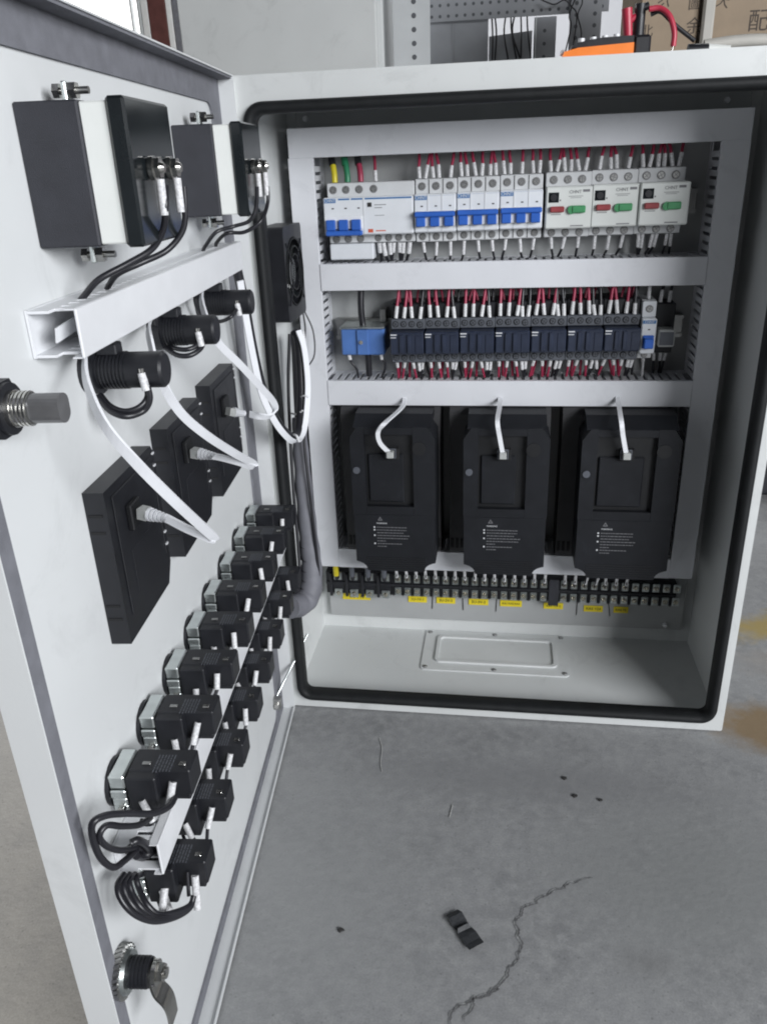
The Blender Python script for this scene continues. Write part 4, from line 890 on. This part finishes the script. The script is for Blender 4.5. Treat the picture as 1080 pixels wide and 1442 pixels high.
door_cable('switch_wire', 'inner black wire looping under the middle cylindrical switch', [(0.3646, 0.0470, 0.6994), (0.3734, 0.0440, 0.6940), (0.3791, 0.0360, 0.6921), (0.3743, 0.0240, 0.6927), (0.3568, 0.0120, 0.6933)], 0.0022, 'wire', 'black wires on the door')
door_cable('switch_wire', 'black wire looping under the far cylindrical switch', [(0.2236, 0.0490, 0.7020), (0.2401, 0.0460, 0.6973), (0.2348, 0.0340, 0.6921), (0.2252, 0.0220, 0.6907), (0.2158, 0.0120, 0.6939)], 0.0021, 'wire', 'black wires on the door')
door_cable('switch_wire', 'black wire arching over the far cylindrical switch from the duct', [(0.1341, 0.0140, 0.7302), (0.1881, 0.0200, 0.7313), (0.1942, 0.0180, 0.7221), (0.1877, 0.0160, 0.7127)], 0.0021, 'wire', 'black wires on the door')
door_cable('switch_wire', 'black wire from the duct down behind the far cylindrical switch', [(0.2159, 0.0100, 0.7276), (0.2459, 0.0120, 0.7222), (0.2463, 0.0120, 0.7097), (0.2296, 0.0120, 0.6963)], 0.0021, 'wire', 'black wires on the door')
door_cable('switch_wire', 'black wire from the duct down to the middle cylindrical switch', [(0.3517, 0.0160, 0.7312), (0.3853, 0.0200, 0.7320), (0.3946, 0.0180, 0.7249), (0.3916, 0.0160, 0.7182)], 0.0023, 'wire', 'black wires on the door')
door_cable('switch_wire', 'black wire from the duct down to the near cylindrical switch', [(0.4931, 0.0160, 0.7248), (0.5115, 0.0200, 0.7242), (0.5153, 0.0180, 0.7202), (0.5154, 0.0160, 0.7149)], 0.0024, 'wire', 'black wires on the door')
t = door_cable('flat_lead', 'flat white lead from the door duct to the nearest keypad', [(0.5334, 0.0120, 0.7279), (0.5651, 0.0220, 0.7236), (0.5934, 0.0340, 0.7132), (0.6174, 0.0520, 0.6925), (0.6154, 0.0680, 0.6656), (0.5927, 0.0800, 0.6305), (0.5570, 0.0860, 0.5937), (0.5387, 0.0880, 0.5760), (0.5367, 0.0860, 0.5732), (0.5414, 0.0800, 0.5792), (0.5421, 0.0680, 0.5858), (0.5422, 0.0540, 0.5946)], .0022, 'cable_white', 'flat white keypad leads', 'cable', 0.0075, [(0, .5, 1), (.2, .6, 1), (.3, .8, .8), (.3, .9, .8)])
plug(t, [(-0.0080, 0.0145, -0.1349), (-0.0019, 0.0380, -0.1381)])
t = door_cable('flat_lead', 'flat white lead from the door duct to the middle keypad', [(0.3890, 0.0120, 0.7229), (0.4242, 0.0200, 0.7205), (0.4632, 0.0340, 0.7160), (0.4830, 0.0440, 0.6938), (0.4770, 0.0540, 0.6625), (0.4512, 0.0660, 0.6330), (0.4027, 0.0760, 0.5989), (0.3571, 0.0820, 0.5714), (0.3561, 0.0800, 0.5680), (0.3732, 0.0740, 0.5782), (0.3839, 0.0620, 0.5867), (0.3912, 0.0520, 0.5924)], .0022, 'cable_white', 'flat white keypad leads', 'cable', 0.0075, [(0, .5, 1), (.2, .6, 1), (.3, .8, .8), (.3, .9, .8)])
plug(t, [(-0.0163, 0.0145, -0.1330), (-0.0113, 0.0360, -0.1353)])
t = door_cable('flat_lead', 'flat white lead from the door duct to the keypad nearest the hinge', [(0.2118, 0.0120, 0.7270), (0.2880, 0.0300, 0.7209), (0.3400, 0.0500, 0.7039), (0.3483, 0.0600, 0.6897), (0.3224, 0.0720, 0.6628), (0.2810, 0.0820, 0.6276), (0.2612, 0.0880, 0.6079), (0.2578, 0.0880, 0.5973), (0.2678, 0.0840, 0.5939), (0.2721, 0.0740, 0.5954), (0.2667, 0.0620, 0.5964)], .0022, 'cable_white', 'flat white keypad leads', 'cable', 0.0072, [(0, .5, 1), (.2, .6, 1), (.3, .8, .8), (.3, .9, .8)])
plug(t, [(0.0124, 0.0145, -0.1393), (-0.0116, 0.0340, -0.1502)])
door_cable('wire_loop', 'topmost black wire looping round from the first upper contact block into the duct', [(0.6210, 0.0540, 0.3864), (0.6320, 0.0530, 0.3881), (0.6491, 0.0470, 0.3975), (0.6650, 0.0360, 0.4129), (0.6783, 0.0260, 0.4237), (0.6865, 0.0200, 0.4239), (0.6831, 0.0160, 0.4043), (0.6769, 0.0150, 0.3804), (0.6687, 0.0180, 0.3630), (0.6577, 0.0220, 0.3583), (0.6372, 0.0220, 0.3469)], 0.0027, 'wire', 'black wire loops at the lower duct')
door_cable('wire_loop', 'middle black wire looping back into the end of the lower duct', [(0.6311, 0.0360, 0.3753), (0.6517, 0.0360, 0.3885), (0.6657, 0.0300, 0.4011), (0.6758, 0.0240, 0.4119), (0.6813, 0.0200, 0.4072), (0.6716, 0.0180, 0.3875), (0.6569, 0.0200, 0.3677), (0.6385, 0.0220, 0.3512)], 0.0025, 'wire', 'black wire loops at the lower duct')
door_cable('wire_loop', 'short black wire curling inside the open end of the lower duct', [(0.6474, 0.0240, 0.3651), (0.6433, 0.0280, 0.3638), (0.6311, 0.0280, 0.3466), (0.6148, 0.0220, 0.3199), (0.6180, 0.0180, 0.3185), (0.6315, 0.0180, 0.3345)], 0.0032, 'wire', 'black wire loops at the lower duct')
door_cable('wire_loop', 'thick knot of black wire stuffed in the end of the lower duct', [(0.6417, 0.0160, 0.3500), (0.6342, 0.0200, 0.3482), (0.6198, 0.0180, 0.3299), (0.6226, 0.0220, 0.3266), (0.6170, 0.0260, 0.3255), (0.6084, 0.0240, 0.3227), (0.6117, 0.0200, 0.3293)], 0.0036, 'wire', 'black wire loops at the lower duct')
door_cable('wire_loop', 'outermost black wire loop hanging below the lower duct', [(0.6299, 0.0590, 0.2892), (0.6381, 0.0570, 0.2841), (0.6543, 0.0500, 0.2929), (0.6740, 0.0420, 0.3128), (0.6845, 0.0340, 0.3337), (0.6830, 0.0260, 0.3473), (0.6754, 0.0220, 0.3530), (0.6571, 0.0180, 0.3426)], 0.0024, 'wire', 'black wire loops at the lower duct')
door_cable('wire_loop', 'second black wire loop hanging below the lower duct', [(0.6299, 0.0590, 0.2892), (0.6378, 0.0570, 0.2847), (0.6538, 0.0500, 0.2939), (0.6707, 0.0420, 0.3109), (0.6779, 0.0340, 0.3288), (0.6743, 0.0260, 0.3401), (0.6669, 0.0220, 0.3454), (0.6487, 0.0180, 0.3333)], 0.0024, 'wire', 'black wire loops at the lower duct')
door_cable('wire_loop', 'third black wire loop hanging below the lower duct', [(0.6299, 0.0590, 0.2892), (0.6375, 0.0570, 0.2853), (0.6534, 0.0500, 0.2950), (0.6674, 0.0420, 0.3091), (0.6712, 0.0340, 0.3238), (0.6653, 0.0260, 0.3326), (0.6580, 0.0220, 0.3375), (0.6400, 0.0180, 0.3236)], 0.0024, 'wire', 'black wire loops at the lower duct')
door_cable('wire_loop', 'innermost black wire loop hanging below the lower duct', [(0.6299, 0.0590, 0.2892), (0.6371, 0.0570, 0.2862), (0.6526, 0.0500, 0.2965), (0.6630, 0.0420, 0.3071), (0.6623, 0.0340, 0.3178), (0.6533, 0.0260, 0.3233), (0.6464, 0.0220, 0.3276), (0.6287, 0.0180, 0.3110)], 0.0024, 'wire', 'black wire loops at the lower duct')
door_cable('wire_loop', 'white sleeved wire hanging from the lowest contact block', [(0.6394, 0.0400, 0.3078), (0.6463, 0.0400, 0.3013), (0.6490, 0.0380, 0.2901)], 0.0031, 'sleeve', 'black wire loops at the lower duct')
# ------------------------------------------------------------------ cables between door and cabinet, world coordinates
def free_cable(name, label, pts, r, m, group=None, cat='cable', flat=None, wdir=(0, 0, 1)):
    p0 = Vector(pts[0]); P = [Vector(p) - p0 for p in pts]; b = MB()
    if flat: b.ribbon(P, wdir, flat, r, m, 6)
    else: b.tube(P, r, m, 10, 6)
    t = thing(name, label, cat, p0, 0, group); b.build('strip' if flat else 'cable', t); return t
free_cable('harness_lead', 'flat white lead sagging in a loop from the door to the fan', [(0.0260, -0.1200, 0.7193), (0.0248, -0.1100, 0.6796), (0.0260, -0.1000, 0.6243), (0.0292, -0.0900, 0.5732), (0.0376, -0.0750, 0.5318), (0.0466, -0.0550, 0.5022), (0.0531, -0.0300, 0.4845), (0.0591, -0.0050, 0.4913), (0.0619, 0.0150, 0.5206), (0.0623, 0.0300, 0.5588), (0.0581, 0.0400, 0.6032), (0.0504, 0.0450, 0.6277)], 0.0026, 'cable_white', 'leads crossing the hinge', 'cable', .0085, (1, 1, 0))
free_cable('harness_lead', 'black lead sagging beside the white one from the door to the cabinet', [(0.0167, -0.1000, 0.7337), (0.0192, -0.0900, 0.6851), (0.0205, -0.0800, 0.6291), (0.0252, -0.0700, 0.5717), (0.0345, -0.0550, 0.5257), (0.0455, -0.0300, 0.4929), (0.0518, -0.0050, 0.4934), (0.0520, 0.0200, 0.5190), (0.0506, 0.0400, 0.5616), (0.0479, 0.0500, 0.6115), (0.0414, 0.0550, 0.6249)], 0.0062, 'wire', 'leads crossing the hinge')

# grey spiral wrap round the cable bundle that runs down the hinge side
SP = [(0.0410, 0.0450, 0.4973), (0.0421, 0.0360, 0.4417), (0.0460, 0.0220, 0.3773), (0.0505, 0.0100, 0.3106), (0.0540, 0.0000, 0.2661), (0.0531, -0.0160, 0.2344), (0.0444, -0.0360, 0.2226), (0.0323, -0.0650, 0.2326)]
t = thing('cable_bundle', 'thick cable bundle in grey spiral wrap running down the hinge side', 'cable bundle', SP[0])
P_ = smooth([Vector(q) - Vector(SP[0]) for q in SP], 9); b = MB(); b.tube(P_, .0085, 'wire', 12, raw=True); b.build('inner_cables', t)
b = MB(); n_ = len(P_)
rad = [.0105 + .0006 * math.sin(k * .9) + .0075 * min(1, (k / n_) * 1.35) for k in range(n_)]
b.tube(P_, rad, 'spiral', 18, raw=True); b.build('spiral_wrap', t)
b = MB()
for k in range(int(n_ * .45), n_ - 2, 4):
    d = (P_[k + 1] - P_[k - 1]).normalized(); u = d.cross(Vector((1, .3, .1))).normalized(); v = d.cross(u); tilt = .35
    ringp = [P_[k] + (u * math.cos(a) + v * math.sin(a)) * (rad[k] + .0004) + d * tilt * .016 * math.cos(a) for a in [2 * PI * j / 24 for j in range(25)]]
    b.tube(ringp[2:13], [.0002, .0006, .0011, .0015, .0017, .0018, .0017, .0015, .0011, .0006, .0002], 'wire', 5, raw=True)
b.build('wrap_gap', t)

free_cable('loose_wire', 'thin black wire lying against the front of the grey cable bundle', [(0.0445, 0.0500, 0.6217), (0.0508, 0.0360, 0.5520), (0.0520, 0.0220, 0.4692), (0.0591, 0.0060, 0.3843), (0.0646, -0.0040, 0.3056), (0.0668, -0.0120, 0.2479), (0.0583, -0.0280, 0.2211)], 0.0022, 'wire', 'leads crossing the hinge')
free_cable('loose_wire', 'second black wire left of the grey cable bundle by the hinge', [(0.0360, 0.0500, 0.6218), (0.0304, 0.0400, 0.5509), (0.0296, 0.0280, 0.4669), (0.0325, 0.0100, 0.3820), (0.0370, -0.0060, 0.3056), (0.0394, -0.0240, 0.2533), (0.0331, -0.0500, 0.2351)], 0.0026, 'wire', 'leads crossing the hinge')
free_cable('harness_tail', 'black cable running up from the spiral bundle behind the fan leads', [(0.0383, 0.0600, 0.4678), (0.0355, 0.0750, 0.5197), (0.0350, 0.0850, 0.5721), (0.0350, 0.0900, 0.6139)], 0.0085, 'wire', 'leads crossing the hinge')
free_cable('earth_strap', 'thin braided earth strap slanting from the cabinet rim to the door', [(0.0294, 0.0300, 0.1246), (0.0216, 0.0120, 0.1093), (0.0115, -0.0120, 0.0912), (-0.0001, -0.0300, 0.0695), (-0.0083, -0.0450, 0.0545), (-0.0124, -0.0550, 0.0448)], 0.0022, 'zinc')
free_cable('cable_tie', 'upper white cable tie on the sagging leads', [(0.0480, 0.0280, 0.5328), (0.0578, 0.0200, 0.5383), (0.0640, 0.0200, 0.5362)], 0.0014, 'sleeve', 'cable ties', 'cable tie')
free_cable('cable_tie', 'middle white cable tie on the sagging leads', [(0.0342, 0.0280, 0.5090), (0.0463, 0.0150, 0.5119), (0.0566, 0.0100, 0.5188)], 0.0014, 'sleeve', 'cable ties', 'cable tie')
free_cable('cable_tie', 'lowest white cable tie on the sagging leads', [(0.0509, -0.0300, 0.4951), (0.0572, -0.0350, 0.4947), (0.0597, -0.0350, 0.4863)], 0.0018, 'sleeve', 'cable ties', 'cable tie')

# pieces too small to pick apart singly stay joined
for o in bpy.data.objects:
    if o.parent and o.name.split('.')[0] in ('print', 'warning_print', 'vent', 'wrap_gap', 'side_slot', 'clip_tab', 'slotted_side', 'trim', 'guard'): o['kind'] = 'stuff'
